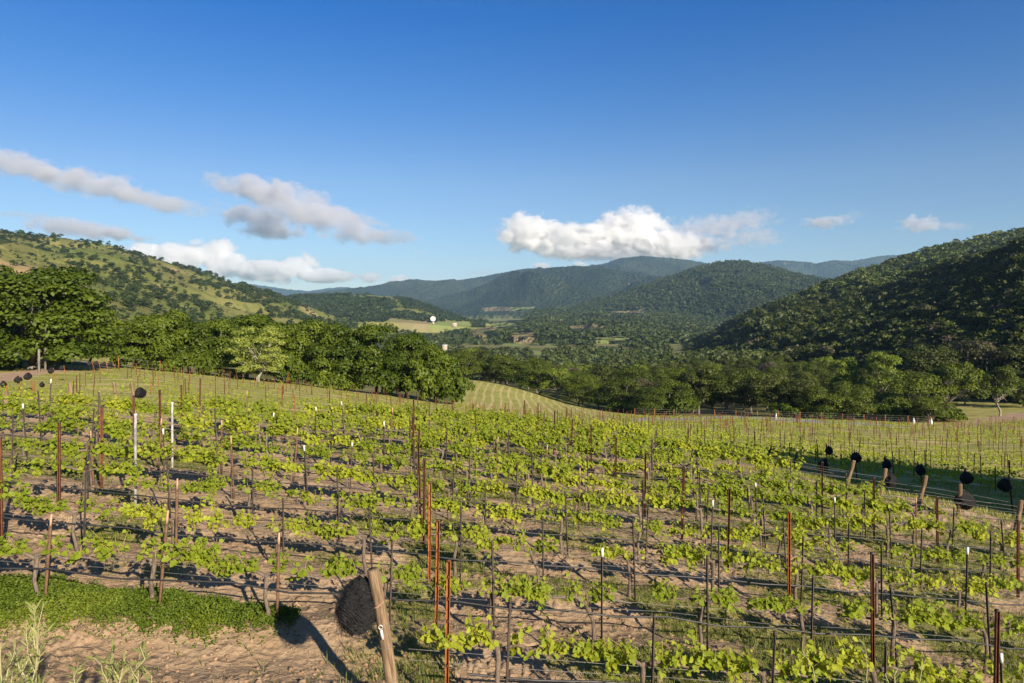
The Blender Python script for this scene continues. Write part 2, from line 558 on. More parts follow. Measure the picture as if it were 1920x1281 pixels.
def build_ground():
    us = np.concatenate([np.arange(-880, 0, 20.0), np.arange(0, 1920, 3.2), np.arange(1920, 2690, 20.0)])
    ds = np.concatenate([np.geomspace(1.0, 5.6, 22)[:-1], np.geomspace(5.6, 14, 210)[:-1], np.geomspace(14, 40, 160)[:-1],
                         np.geomspace(40, 260, 190)[:-1], np.geomspace(260, 4000, 150)[:-1], np.geomspace(4000, 30000, 30)])
    P, D = np.meshgrid(us, ds)
    X = (P - CX) / F * D
    Z = height(X, D)
    V = np.stack([X, D, Z], -1).reshape(-1, 3)
    nu, ndd = len(us), len(ds)
    i = np.arange(ndd - 1)[:, None] * nu + np.arange(nu - 1)[None]
    q = np.stack([i, i + 1, i + 1 + nu, i + nu], -1).reshape(-1, 4)
    px = P.ravel(); d = D.ravel(); py = HY - Z.ravel() * F / d
    e = d_edge(px)
    x = X.ravel()
    near = 1 - smooth(e - 1.0, e + 1.5, d + (fbm(x * 0.8, d * 0.8, 2, 4) - 0.5) * 2.5)
    # weeds in the near block: stronger to the right, in the strips between the rows
    ph = ((d - 0.107 * x - 6.4) / 1.6) % 1.0
    strip = smooth(0.25, 0.45, np.abs(((ph + 0.32) % 1.0) - 0.5) * 2)
    rightw = smooth(-4, 9, x + (d - 8) * 0.35)
    weed = smooth(0.50, 0.68, fbm(x * 0.9, d * 0.9, 3, 6) * (0.72 + 0.28 * strip) + 0.17 * rightw + 0.015)
    weed = weed * near * (1 - (1 - smooth(-2.2, -0.4, x)) * (1 - smooth(7.6, 8.6, d + 0.0 * x)))
    # second block: grass; far woodland floor beyond
    wood = smooth(0, 1, (d - np.interp(px, [-900, 0, 260, 500, 700, 850, 870, 960, 1080, 1130, 1200, 1400, 1600, 1780, 1800, 1920, 2700],
                                       [110, 116, 124, 130, 132, 124, 207, 212, 205, 182, 158, 156, 154, 152, 240, 260, 260])) / 8)
    track = np.zeros_like(px)
    for poly, a, b in (([(-300, 720), (0, 700), (60, 694), (118, 689), (160, 691), (120, 697), (70, 703), (0, 718), (-300, 750)], 40, 140),
                       ([(160, 691), (230, 688), (300, 690), (235, 683), (190, 676), (170, 672), (150, 677), (160, 686)], 90, 190),
                       ([(1700, 801), (1790, 795), (1850, 784), (1890, 776), (1960, 772), (1960, 782), (1900, 790), (1850, 797), (1780, 806)], 90, 250),
                       ([(1440, 858), (1500, 884), (1600, 906), (1730, 948), (1900, 1000), (1960, 1010), (1960, 980), (1850, 960), (1720, 925), (1600, 893), (1500, 872)], 15, 45)):
        track = np.maximum(track, (in_poly(px, py, poly) & (d > a) & (d < b)) * 1.0)
    road = np.zeros_like(px)
    for poly, a, b in (([(30, 668), (60, 655), (110, 652), (112, 661), (60, 668)], 100, 400), ([(1180, 790), (1400, 784), (1640, 799), (1720, 801), (1640, 794), (1400, 779), (1200, 784)], 110, 175)):
        road = np.maximum(road, (in_poly(px, py, poly) & (d > a) & (d < b)) * 1.0)
    road = np.maximum(road, 0)
    field, fgreen = field_mask(px, py, d)
    striperows = smooth(-18, -6, x) * smooth(85, 105, d) * (1 - smooth(24, 34, x))
    far = smooth(500, 700, d)
    mats = {"near": near, "weed": weed, "wood": np.clip(wood, 0, 1), "track": track, "road": road, "field": field, "fgreen": fgreen, "updown": striperows}
    me = mesh_from("ground", V, [q], [mat_ground()], mats, True)
    return tag(ob("ground", me), kind="structure")


def mat_ground():
    m, nt, out = new_mat("vineyard_ground")
    n = N(nt)
    p = n.pos()
    A = lambda k: n.attr(k).outputs["Fac"]
    sx = n.new("ShaderNodeSeparateXYZ"); n.set(sx.inputs[0], p)
    # soil
    n1 = n.noise(p, 1.2, 4, 0.6); n2 = n.noise(p, 22, 4, 0.7); n3 = n.noise(p, 6, 3, 0.6)
    soil = n.mix(n.ramp(n1, 0.3, 0.7), (0.31, 0.213, 0.128), (0.42, 0.30, 0.19))
    soil = n.mix(n.math('MULTIPLY', n.ramp(n2, 0.52, 0.75), 0.7), soil, (0.24, 0.14, 0.08))
    straw = n.noise(n.vmath('MULTIPLY', p, (10, 34, 10)), 1.0, 3, 0.7)
    soil = n.mix(n.math('MULTIPLY', n.ramp(straw, 0.6, 0.72), 0.6), soil, (0.55, 0.42, 0.22))
    weed = n.mix(n.ramp(n2, 0.35, 0.65), (0.11, 0.14, 0.025), (0.28, 0.24, 0.085))
    soil = n.mix(n.math('MULTIPLY', A("weed"), n.ramp(n3, 0.28, 0.5)), soil, weed)
    # grass of the further blocks with row strips
    g1 = n.noise(p, 0.10, 4, 0.6); g2 = n.noise(p, 1.6, 4, 0.65); g3 = n.noise(n.vmath('MULTIPLY', p, (0.25, 1.6, 1.0)), 1.0, 3, 0.6)
    grass = n.mix(n.ramp(g1, 0.35, 0.65), (0.29, 0.29, 0.065), (0.40, 0.355, 0.12))
    grass = n.mix(n.math('MULTIPLY', n.ramp(g3, 0.42, 0.62), 0.5), grass, (0.23, 0.26, 0.045))
    across = n.math('SUBTRACT', sx.outputs[1], n.math('MULTIPLY', sx.outputs[0], 0.107))
    wob = n.math('MULTIPLY', n.math('SUBTRACT', n.noise(p, 0.3, 2), 0.5), 0.9)
    along = n.math('ADD', sx.outputs[0], n.math('MULTIPLY', n.noise(p, 0.02, 2), 6.0))
    w1 = n.math('SINE', n.math('MULTIPLY', n.math('ADD', across, wob), 2 * math.pi / 5.2))
    w2 = n.math('SINE', n.math('MULTIPLY', n.math('ADD', along, n.math('MULTIPLY', wob, 0.6)), 2 * math.pi / 2.0))
    ud = A("updown")
    wv = n.math('ADD', n.math('MULTIPLY', w1, n.math('SUBTRACT', 1.0, ud)), n.math('MULTIPLY', w2, n.math('MULTIPLY', ud, 0.95)))
    dry = n.math('MULTIPLY', n.ramp(wv, 0.15, 0.95), n.math('ADD', n.math('MULTIPLY', n.ramp(n.noise(p, 0.22, 3, 0.6), 0.3, 0.6), 0.75), 0.2))
    grass = n.mix(dry, grass, (0.54, 0.42, 0.21))
    grass = n.mix(n.math('MULTIPLY', n.ramp(g2, 0.55, 0.75), 0.4), grass, (0.17, 0.21, 0.03))
    c = n.mix(A("near"), grass, soil)
    woodc = n.mix(n.ramp(n.noise(p, 0.02, 4), 0.35, 0.65), (0.12, 0.135, 0.035), (0.24, 0.215, 0.09))
    c = n.mix(A("wood"), c, woodc)
    fld = n.mix(A("fgreen"), n.mix(n.ramp(n.noise(p, 0.01, 3), 0.35, 0.65), (0.31, 0.255, 0.14), (0.25, 0.235, 0.10)), (0.22, 0.26, 0.08))
    c = n.mix(A("field"), c, fld)
    c = n.mix(n.math('MULTIPLY', A("track"), n.ramp(n3, 0.15, 0.4)), c, n.mix(n.ramp(n1, 0.3, 0.7), (0.40, 0.27, 0.17), (0.50, 0.36, 0.24)))
    c = n.mix(A("road"), c, (0.36, 0.35, 0.34))
    h = n.math('ADD', n.math('MULTIPLY', n2, 0.5), n.math('ADD', n3, n.math('MULTIPLY', n.voro(n.vmath('ADD', p, (3, 1, 0)), 9), 0.6)))
    hb = n.bump(h, 0.8, 0.05)
    nt.links.new(n.bsdf(c, 0.95, 0.08, 0, hb), out.inputs[0])
    return m


build_ground()


# ------------------------------------------------------------------ hills
def mat_hill(name, kind):
    m, nt, out = new_mat(name)
    n = N(nt)
    p = n.pos()
    if kind == "grass":
        a = n.noise(p, 0.006, 5, 0.6); b = n.noise(n.vmath('ADD', p, (300, 0, 0)), 0.0045, 5, 0.62, 0.6); cc = n.noise(p, 0.05, 4, 0.6)
        c = n.mix(n.ramp(a, 0.38, 0.62), (0.125, 0.155, 0.032), (0.25, 0.235, 0.075))
        c = n.mix(n.math('MULTIPLY', n.ramp(b, 0.56, 0.63), 0.9), c, (0.40, 0.28, 0.14))
        c = n.mix(n.math('MULTIPLY', n.ramp(cc, 0.48, 0.66), 0.6), c, (0.085, 0.11, 0.03))
        c = n.mix(n.math('MULTIPLY', n.ramp(n.noise(p, 0.012, 4), 0.55, 0.62), 0.55), c, (0.10, 0.10, 0.035))
        hb = n.bump(cc, 0.6, 4.0)
    elif kind == "far":
        a = n.noise(p, 0.0016, 5, 0.65); b = n.noise(p, 0.03, 4, 0.7); v = n.voro(p, 0.035)
        c = n.mix(n.ramp(a, 0.35, 0.68), (0.022, 0.038, 0.014), (0.068, 0.088, 0.032))
        c = n.mix(n.math('MULTIPLY', n.ramp(b, 0.55, 0.75), 0.6), c, (0.072, 0.085, 0.035))
        c = n.mix(n.math('MULTIPLY', n.ramp(n.noise(p, 0.004, 5, 0.7), 0.64, 0.70), 0.8), c, (0.18, 0.165, 0.07))
        hb = n.bump(n.math('ADD', v, b), 1.0, 45.0)
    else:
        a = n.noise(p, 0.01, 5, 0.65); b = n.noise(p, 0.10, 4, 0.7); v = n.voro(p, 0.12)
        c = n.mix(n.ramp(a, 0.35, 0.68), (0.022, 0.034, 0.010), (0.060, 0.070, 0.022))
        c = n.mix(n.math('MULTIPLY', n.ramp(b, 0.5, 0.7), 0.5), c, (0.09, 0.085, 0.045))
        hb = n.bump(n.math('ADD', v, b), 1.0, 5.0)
    fld = n.mix(n.attr("fgreen").outputs["Fac"], n.mix(n.ramp(n.noise(p, 0.01, 3), 0.35, 0.65), (0.30, 0.24, 0.14), (0.22, 0.20, 0.09)), (0.22, 0.26, 0.08))
    c = n.mix(n.attr("field").outputs["Fac"], c, fld)
    nt.links.new(n.bsdf(c, 0.95, 0.05, 0, hb), out.inputs[0])
    return m


MH_GRASS = mat_hill("grassy_hillside", "grass")
MH_FAR = mat_hill("far_woodland", "far")
MH_NEAR = mat_hill("wooded_slope", "near")


class Hill:
    def __init__(s, name, ridge, front, mat, p=1.0, amp=0.0, freq=1.0, nx=300, nt_=90, back=0.35, seed=0, ramp_amp=0.0):
        """ridge: (px,py,d); front: (px,py,d)"""
        R = np.array(ridge, float); Fr = np.array(front, float)
        px = np.linspace(R[0, 0], R[-1, 0], nx)
        rk = np.interp(px, R[:, 0], R[:, 1]); rd = np.interp(px, R[:, 0], R[:, 2])
        rk = np.convolve(np.pad(rk, 3, 'edge'), np.ones(7) / 7, 'valid')
        rk = rk + (fbm(px * 0.45, px * 0 + 3, 2, seed + 1) - 0.5) * 2.2 + (fbm(px * 0.05, px * 0 + seed, 3, seed) - 0.5) * 3.0 * min(1.0, 3000 / rd.mean())
        fk = np.interp(px, Fr[:, 0], Fr[:, 1]); fd = np.interp(px, Fr[:, 0], Fr[:, 2])
        zr = -(rk - HY) / F * rd; zf = -(fk - HY) / F * fd
        t = np.concatenate([np.linspace(0, 1, nt_), 1 + np.linspace(0, back, 14)[1:]])
        T, PX = np.meshgrid(t, px, indexing='ij')
        Dd = fd + (rd - fd) * T
        tt = np.clip(T, 0, 1)
        Z = zf + (zr - zf) * tt ** p
        X = (PX - CX) / F * Dd
        if amp:
            wv = np.clip(tt * (1 - tt) * 4, 0, 1) ** 1.1
            wx_ = (fbm(X / 700 * freq, Dd / 900 * freq, 2, seed + 2) - .5) * 1.6
            r = 1 - np.abs(2 * fbm(X / 620 * freq + wx_, Dd / 2600 * freq, 3, seed, 0.5) - 1) * 2.6
            r2 = 1 - np.abs(2 * fbm(X / 210 * freq + wx_, Dd / 620 * freq, 3, seed + 3, 0.55) - 1) * 2.4
            Z = Z + amp * ((r - 0.5) * 1.15 + (r2 - 0.5) * 0.30) * wv
        over = np.clip(T - 1, 0, None)
        Z = Z - (zr - zf + 60) * (over / max(back, .01)) ** 1.5 * 0.9
        Z[0] -= 0.02 * (zr - zf) + 40
        s.grid = np.stack([X, Dd, Z], -1); s.nt = nt_; s.px = px
        V = s.grid.reshape(-1, 3)
        nr = len(t)
        i = np.arange(nr - 1)[:, None] * nx + np.arange(nx - 1)[None]
        q = np.stack([i, i + 1, i + 1 + nx, i + nx], -1).reshape(-1, 4)
        s.o = tag(ob(name, mesh_from(name, V, [q], [mat], dict(zip(("field", "fgreen"), field_mask(CX + F * V[:, 0] / V[:, 1], HY - F * V[:, 2] / V[:, 1], V[:, 1]))), True)), kind="structure")

    def sample(s, a, t):
        """a in 0..1 across, t in 0..1.1 up"""
        nx = len(s.px)
        A = np.clip(a * (nx - 1), 0, nx - 1.001); B = np.clip(t * (s.nt - 1), 0, s.nt + 3)
        ai = A.astype(int); bi = B.astype(int); fa = (A - ai)[:, None]; fb = (B - bi)[:, None]
        g = s.grid
        return (g[bi, ai] * (1 - fa) + g[bi, ai + 1] * fa) * (1 - fb) + (g[bi + 1, ai] * (1 - fa) + g[bi + 1, ai + 1] * fa) * fb


def rd(pts, d0, d1=None):
    n = len(pts)
    return [(p[0], p[1], d0 + ((d1 or d0) - d0) * i / (n - 1)) for i, p in enumerate(pts)]


hillA = Hill("grassy_hill", rd([(-420, 418), (-150, 430), (0, 437), (60, 443), (120, 446), (200, 459), (300, 488), (380, 513), (440, 531), (500, 549), (560, 567), (620, 590), (670, 612)], 1250, 1900),
             [(-420, 640, 330), (0, 640, 380), (300, 632, 600), (670, 618, 1200)], MH_GRASS, 0.95, 26, 3.0, 340, 110, seed=1)
hillB = Hill("oak_spur", rd([(440, 566), (500, 562), (560, 556), (640, 553), (700, 553), (750, 558), (800, 572), (840, 586), (880, 599), (930, 612)], 2500, 2900),
             rd([(440, 612), (700, 606), (930, 616)], 1900, 2000), MH_GRASS, 0.9, 20, 2.0, 240, 60, seed=2)
hillI = Hill("valley_spur", rd([(850, 612), (900, 606), (960, 601), (1040, 596), (1130, 588), (1240, 592), (1330, 605), (1420, 620)], 2900, 2500),
             rd([(850, 626), (1100, 640), (1420, 652)], 1300, 1200), MH_FAR, 0.9, 14, 3.0, 260, 60, seed=3)
hillD = Hill("wooded_hill", rd([(980, 596), (1060, 581), (1120, 566), (1180, 547), (1250, 520), (1310, 502), (1345, 493), (1380, 489), (1430, 496), (1490, 512), (1530, 519), (1570, 530), (1640, 560), (1720, 590)], 3900, 3500),
             rd([(980, 604), (1250, 622), (1720, 640)], 2700, 1900), MH_FAR, 0.85, 60, 1.3, 560, 150, seed=4)
hillC1 = Hill("mountain", rd([(640, 589), (720, 578), (800, 563), (850, 552), (890, 540), (930, 524), (975, 509), (1020, 503), (1080, 499), (1130, 502), (1200, 512), (1290, 532), (1400, 560)], 6300, 6300),
              rd([(640, 592), (1000, 592), (1400, 592)], 4300, 4300), MH_FAR, 0.8, 140, 0.75, 620, 160, seed=5)
hillC2 = Hill("mountain", rd([(560, 560), (640, 552), (700, 546), (735, 531), (780, 525), (840, 527), (885, 522), (945, 511), (985, 503), (1020, 504), (1080, 503), (1130, 495), (1165, 484), (1205, 480), (1260, 484), (1310, 490), (1390, 507), (1480, 530)], 8600, 8600),
              rd([(560, 577), (1000, 573), (1480, 577)], 6600, 6600), MH_FAR, 0.8, 160, 0.7, 620, 130, seed=6)
hillE = Hill("mountain", rd([(1330, 520), (1385, 503), (1420, 493), (1455, 488), (1490, 489), (1530, 496), (1560, 488), (1600, 489), (1650, 480), (1692, 477), (1730, 486), (1800, 500), (1900, 520)], 10500, 10500),
             rd([(1330, 565), (1900, 565)], 8500, 8500), MH_FAR, 0.9, 230, 0.8, 480, 110, seed=7)
hillH = Hill("mountain", rd([(380, 545), (440, 531), (490, 535), (540, 543), (580, 546), (610, 541), (645, 538), (690, 545), (760, 551), (860, 560)], 14000, 14000),
             rd([(380, 572), (860, 572)], 11500, 11500), MH_FAR, 0.9, 150, 0.6, 200, 50, seed=3)
hillG = Hill("shaded_slope", [(1230, 690, 1400), (1280, 654, 1290), (1350, 620, 1180), (1400, 598, 1090), (1447, 578, 1000), (1500, 570, 910), (1563, 561, 820), (1663, 548, 690), (1700, 536, 650), (1763, 514, 590), (1847, 490, 520), (1920, 462, 465), (2100, 400, 390), (2500, 290, 310)],
             [(1230, 700, 640), (1300, 694, 560), (1500, 700, 370), (1700, 712, 270), (1920, 730, 215), (2500, 740, 150)], MH_NEAR, 0.9, 7, 6.0, 300, 110, seed=5)
hillF = Hill("wooded_slope", [(1400, 608, 1000), (1480, 573, 1080), (1540, 545, 1120), (1600, 519, 1150), (1660, 498, 1180), (1720, 479, 1210), (1800, 458, 1250), (1860, 444, 1280), (1920, 431, 1300), (2100, 395, 1380), (2500, 320, 1500)],
             [(1400, 640, 800), (1500, 612, 760), (1700, 590, 640), (1920, 590, 560), (2500, 560, 500)], MH_NEAR, 0.9, 22, 4.0, 300, 90, seed=6)


# ------------------------------------------------------------------ trees
def leaf_quads(C, Nrm, size, rng, jitter=0.7):
    """diamond leaf clumps at C facing roughly Nrm"""
    n = len(C)
    Nn = Nrm + rng.normal(0, jitter, (n, 3))
    Nn /= np.linalg.norm(Nn, axis=1, keepdims=True) + 1e-9
    U = np.cross(Nn, rng.normal(0, 1, (n, 3))); U /= np.linalg.norm(U, axis=1, keepdims=True) + 1e-9
    W = np.cross(Nn, U)
    s = (size * rng.uniform(0.6, 1.35, n))[:, None]
    bend = Nn * s * 0.25
    V = np.stack([C + U * s - bend, C + W * s * 0.62, C - U * s - bend, C - W * s * 0.62], 1)
    return V.reshape(-1, 3), np.arange(n * 4).reshape(n, 4)


def crown_data(rng, rx, rz, cz, lumps, per, lr, leaf, flat=0.55):
    """clumped crown: list of leaf centres and normals; crown centre height cz"""
    C = []; Nr = []; T = []
    cs = []
    for k in range(lumps):
        th = rng.uniform(0, 2 * math.pi)
        u = rng.uniform(-flat, 1.0)
        r = rng.uniform(0.45, 0.95)
        rr = math.sqrt(max(0.0, 1 - u * u * 0.85))
        c = np.array([rx * r * rr * math.cos(th), rx * r * rr * math.sin(th), cz + rz * u * (0.65 + 0.3 * r)])
        R = lr * rng.uniform(0.6, 1.3)
        m = int(per * (R / lr) ** 2)
        dd = rng.normal(0, 1, (m, 3)); dd /= np.linalg.norm(dd, axis=1, keepdims=True)
        dd[:, 2] = np.where(dd[:, 2] < -0.3, -dd[:, 2] * 0.7, dd[:, 2])
        rad = R * (1 - np.abs(rng.normal(0, 0.16, m)))[:, None]
        C.append(c + dd * rad * np.array([1.1, 1.1, 0.8])); Nr.append(dd + np.array([0, 0, 0.35]))
        T.append(np.full(m, rng.uniform(0, 0.45)) + rng.uniform(0, 0.15, m))
        cs.append((c, R))
    return np.concatenate(C), np.concatenate(Nr), np.concatenate(T), cs


def tree_meshes(name, seed, rx, rz, cz, lumps, per, lr, leaf, mleaf, mbark, tr=0.28, lean=0.0, twig=0, flat=0.55):
    rng = np.random.default_rng(seed)
    C, Nr, T, cs = crown_data(rng, rx, rz, cz, lumps, per, lr, leaf, flat)
    V, q = leaf_quads(C, Nr, leaf, rng, 0.42)
    crown = mesh_from(name + "_crown", V, [q], [mleaf], {"tint": np.repeat(T, 4)})
    b = MB()
    fork = cz - rz * 0.75
    top = np.array([lean, lean * 0.3, fork])
    b.tube([(0, 0, -0.4), (0.05 * lean, 0, fork * 0.4), tuple(top)], [tr * 1.35, tr * 1.02, tr * 0.85], 8)
    for c, R in cs[: 9 + twig]:
        mid = (top * 0.45 + c * 0.55) + rng.normal(0, 0.3, 3) + np.array([0, 0, 0.2])
        q1 = top * 0.8 + c * 0.2 + rng.normal(0, 0.15, 3)
        b.tube([tuple(top - np.array([0, 0, 0.15])), tuple(q1), tuple(mid), tuple(c)], [tr * 0.55, tr * 0.42, tr * 0.28, tr * 0.1], 6)
        for k in range(2 if twig else 0):
            e = c + rng.normal(0, 1, 3) * R * np.array([.9, .9, .7])
            b.tube([tuple(mid), tuple((mid + e) / 2 + rng.normal(0, .2, 3)), tuple(e)], [tr * 0.2, tr * 0.14, tr * 0.05], 5)
    return b.mesh(name + "_trunk", [mbark], True), crown


PROT = {}
for k in range(5):
    PROT["oak", k] = tree_meshes("oak_tree", 20 + k, 5.2 + 0.5 * (k % 3), 4.8, 5.9, 58, 280, 1.75, 0.23, M_OAK, M_TRUNK, 0.30, 0.5 * (k - 2), twig=0, flat=0.8)
for k in range(5):
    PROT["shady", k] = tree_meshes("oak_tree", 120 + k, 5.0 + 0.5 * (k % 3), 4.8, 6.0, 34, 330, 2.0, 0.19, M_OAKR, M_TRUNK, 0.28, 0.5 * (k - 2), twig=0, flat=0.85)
for k in range(3):
    PROT["dark", k] = tree_meshes("dark_tree", 40 + k, 5.0, 4.6, 6.6, 38, 220, 1.75, 0.22, M_OAKD, M_TRUNK, 0.28, 0.4 * (k - 1), flat=0.75)
PROT["bright", 0] = tree_meshes("bright_tree", 50, 4.6, 4.6, 7.0, 36, 190, 1.5, 0.20, M_OAKB, M_PALEBARK, 0.24, 0.5, twig=3, flat=0.6)
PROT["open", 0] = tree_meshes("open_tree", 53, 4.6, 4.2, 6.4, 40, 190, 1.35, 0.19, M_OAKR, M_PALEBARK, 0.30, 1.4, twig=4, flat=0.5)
PROT["big", 0] = tree_meshes("great_oak", 66, 6.4, 5.6, 5.0, 110, 300, 1.6, 0.19, M_OAK, M_TRUNK, 0.42, 0.3, twig=2, flat=0.95)
PROT["pale", 0] = tree_meshes("pale_tree", 61, 4.5, 5.0, 5.8, 60, 200, 1.1, 0.15, M_PALE, M_PALEBARK, 0.26, 0.6, twig=10, flat=0.9)


def put_tree(kind, k, p, hpx_scale, width, label, group, rot=None, name="oak_tree", cat="tree"):
    tm, cm = PROT[kind, k]
    r = ob(name, None, loc=p, rot=(0, 0, rot if rot is not None else random.uniform(0, 6.28)), scale=(width, width, hpx_scale))
    tag(r, label, cat, group)
    ob("trunk", tm, r); ob("crown", cm, r)
    return r


TREE_H = 11.6
LEFT = [  # px, top row, crown width px, distance, kind, label
    (62, 484, 262, 108, "big", "huge spreading oak at the left edge, tallest of the trees behind the vineyard"),
    (-60, 520, 230, 125, "oak", "broad oak cut by the left edge of the photo behind the huge oak"),
    (20, 545, 150, 128, "oak", "oak filling in behind the left side of the huge oak"),
    (168, 596, 100, 138, "oak", "oak peeping out directly right of the huge spreading oak"),
    (225, 592, 105, 132, "oak", "rounded oak above the far corner where the net posts end"),
    (292, 574, 130, 130, "oak", "domed oak with bare grey twigs showing near its top"),
    (355, 592, 115, 134, "oak", "green oak between the domed oak and the one left of the pale tree"),
    (412, 594, 115, 136, "oak", "oak standing just left of the pale lichen covered tree"),
    (462, 584, 150, 150, "oak", "tall bright topped oak rising directly behind the pale tree"),
    (528, 600, 120, 140, "oak", "oak just right of the pale lichen covered tree"),
    (590, 594, 125, 142, "oak", "second oak to the right of the pale tree in the treeline"),
    (648, 603, 125, 136, "oak", "oak in the middle of the dense clump right of the pale tree"),
    (706, 604, 135, 134, "oak", "widest oak of the clump, dark hollow under its right side"),
    (762, 618, 110, 132, "oak", "oak leaning over the dark hollow near the clump's right end"),
    (815, 640, 95, 126, "oak", "drooping oak at the right end of the clump, crown touching the grass"),
    (548, 590, 130, 160, "oak", "oak half hidden behind the clump right of the pale tree"),
    (318, 600, 120, 152, "oak", "oak half hidden behind the domed oak with bare twigs"),
]
for i, (px, top, wpx, d, kind, lab) in enumerate(LEFT):
    p = at(px, d)
    H = (-(top - HY) / F * d - p.z)
    wd = wpx / F * d / 12.2
    p.z -= 0.15
    put_tree(kind, 0 if kind == "big" else i % 5, p, H / TREE_H, wd, lab, "oaks along the back of the left vineyard block")
p = at(484, 122)
put_tree("pale", 0, p, (-(606 - HY) / F * 122 - p.z) / 11.3, 1.12, "pale half bare lichen covered tree with whitish branches in front of the dark oaks", None, 0.4, "oak_tree")

# bushes hanging low under the treeline
UNDER = [(250, 128, 3.6), (335, 129, 3.2), (395, 130, 3.4), (445, 132, 3.4), (535, 131, 4.2), (575, 133, 3.4), (625, 132, 3.3), (735, 128, 3.6), (795, 122, 4.6), (845, 121, 4.4), (300, 130, 3.0), (665, 132, 3.0)]
rngb = np.random.default_rng(5)
Cb, Nb, Tb, _ = crown_data(rngb, 3.0, 1.4, 1.3, 26, 90, 1.1, 0.26, 0.8)
Vb, qb = leaf_quads(Cb, Nb, 0.26, rngb)
M_BUSH = mesh_from("bush_leaves", Vb, [qb], [M_OAK], {"tint": np.repeat(Tb, 4)})
for i, (px, d, hh) in enumerate(UNDER):
    o = ob("bush", M_BUSH, loc=at(px, d), rot=(0, 0, i * 1.3), scale=(1.0, 1.0, hh / 2.6))
    tag(o, "low leafy bush filling the shade under the oaks of the left treeline", "bush", "bushes under the left treeline")

for i, px in enumerate(range(1165, 1800, 38)):
    if 1300 < px < 1440: continue
    d = float(np.interp(px, [1165, 1215, 1450, 1790], [180, 170, 165, 160])) + (i * 7 % 5)
    o = ob("bush", M_BUSH, loc=at(px, d), rot=(0, 0, i * 2.1), scale=(1.1, 1.1, 1.0 + 0.45 * ((i * 5) % 4) / 3))
    tag(o, "dark leafy bush under the trees behind the right back fence", "bush", "bushes under the right treeline")

RIGHT = [
    (876, 655, 60, 235, "oak", "oak beside the crest of the striped grass slope"), (905, 652, 65, 245, "dark", "dark oak above the crest of the striped grass slope"),
    (940, 662, 70, 235, "oak", "oak at the start of the row edging the striped slope"), (975, 676, 70, 232, "oak", "second oak of the row edging the striped slope"),
    (1012, 684, 70, 224, "oak", "oak above the middle of the striped slope's edge"), (1045, 690, 75, 216, "bright", "light green tree edging the striped grass slope"),
    (1085, 700, 70, 206, "oak", "rounded oak near the lower end of the striped slope"), (1122, 712, 70, 194, "oak", "oak at the foot of the striped slope's edge"),
    (1168, 705, 95, 186, "oak", "broad oak right of the foot of the striped slope"), (1215, 720, 80, 172, "oak", "full oak left of the dark gap under the trees"),
    (1262, 702, 95, 176, "oak", "tall oak left of the shaded grove of bare trunks"), (1310, 690, 95, 185, "dark", "shaded oak over the grove of bare trunks, left one"),
    (1360, 692, 90, 182, "oak", "oak over the middle of the grove of bare trunks"), (1408, 688, 95, 186, "oak", "oak over the right side of the grove of bare trunks"),
    (1452, 700, 90, 172, "dark", "dark tree right of the grove of bare trunks"), (1500, 704, 85, 168, "dark", "grey twigged dark tree behind the white grow tube"),
    (1545, 722, 90, 163, "oak", "low oak behind the right half of the back fence"), (1600, 715, 95, 162, "oak", "oak in the deep shade behind the back fence"),
    (1655, 662, 90, 205, "bright", "bright yellow green tree glowing above the shaded oaks"), (1585, 672, 75, 215, "bright", "smaller yellow green tree left of the glowing bright one"),
    (1700, 690, 110, 170, "oak", "wide oak below the bright yellow green tree"), (1790, 672, 120, 172, "open", "large open oak with a pale leaning forked trunk"),
    (1742, 738, 75, 154, "oak", "low bright leaved oak over the white trunks at the fence"), (1876, 680, 75, 178, "open", "separate round oak on a bare trunk in the grass by the dirt track"),
    (1335, 735, 40, 200, "dark", "thin dark tree inside the grove of bare trunks"), (1905, 640, 110, 230, "dark", "dark tree behind the separate round oak at the right edge"),
    (1830, 640, 110, 240, "dark", "dark tree on the lower slope behind the large open oak"), (1740, 640, 110, 240, "dark", "dark tree above the low bright leaved oak"),
]
for i, (px, top, wpx, d, kind, lab) in enumerate(RIGHT):
    p = at(px, d)
    H = (-(top - HY) / F * d - p.z)
    wd = wpx / F * d / 11.6
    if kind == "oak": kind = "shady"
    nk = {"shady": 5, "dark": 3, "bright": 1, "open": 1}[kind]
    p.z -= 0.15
    put_tree(kind, i % nk, p, H / TREE_H, wd, lab, "trees along the back of the right vineyard block")
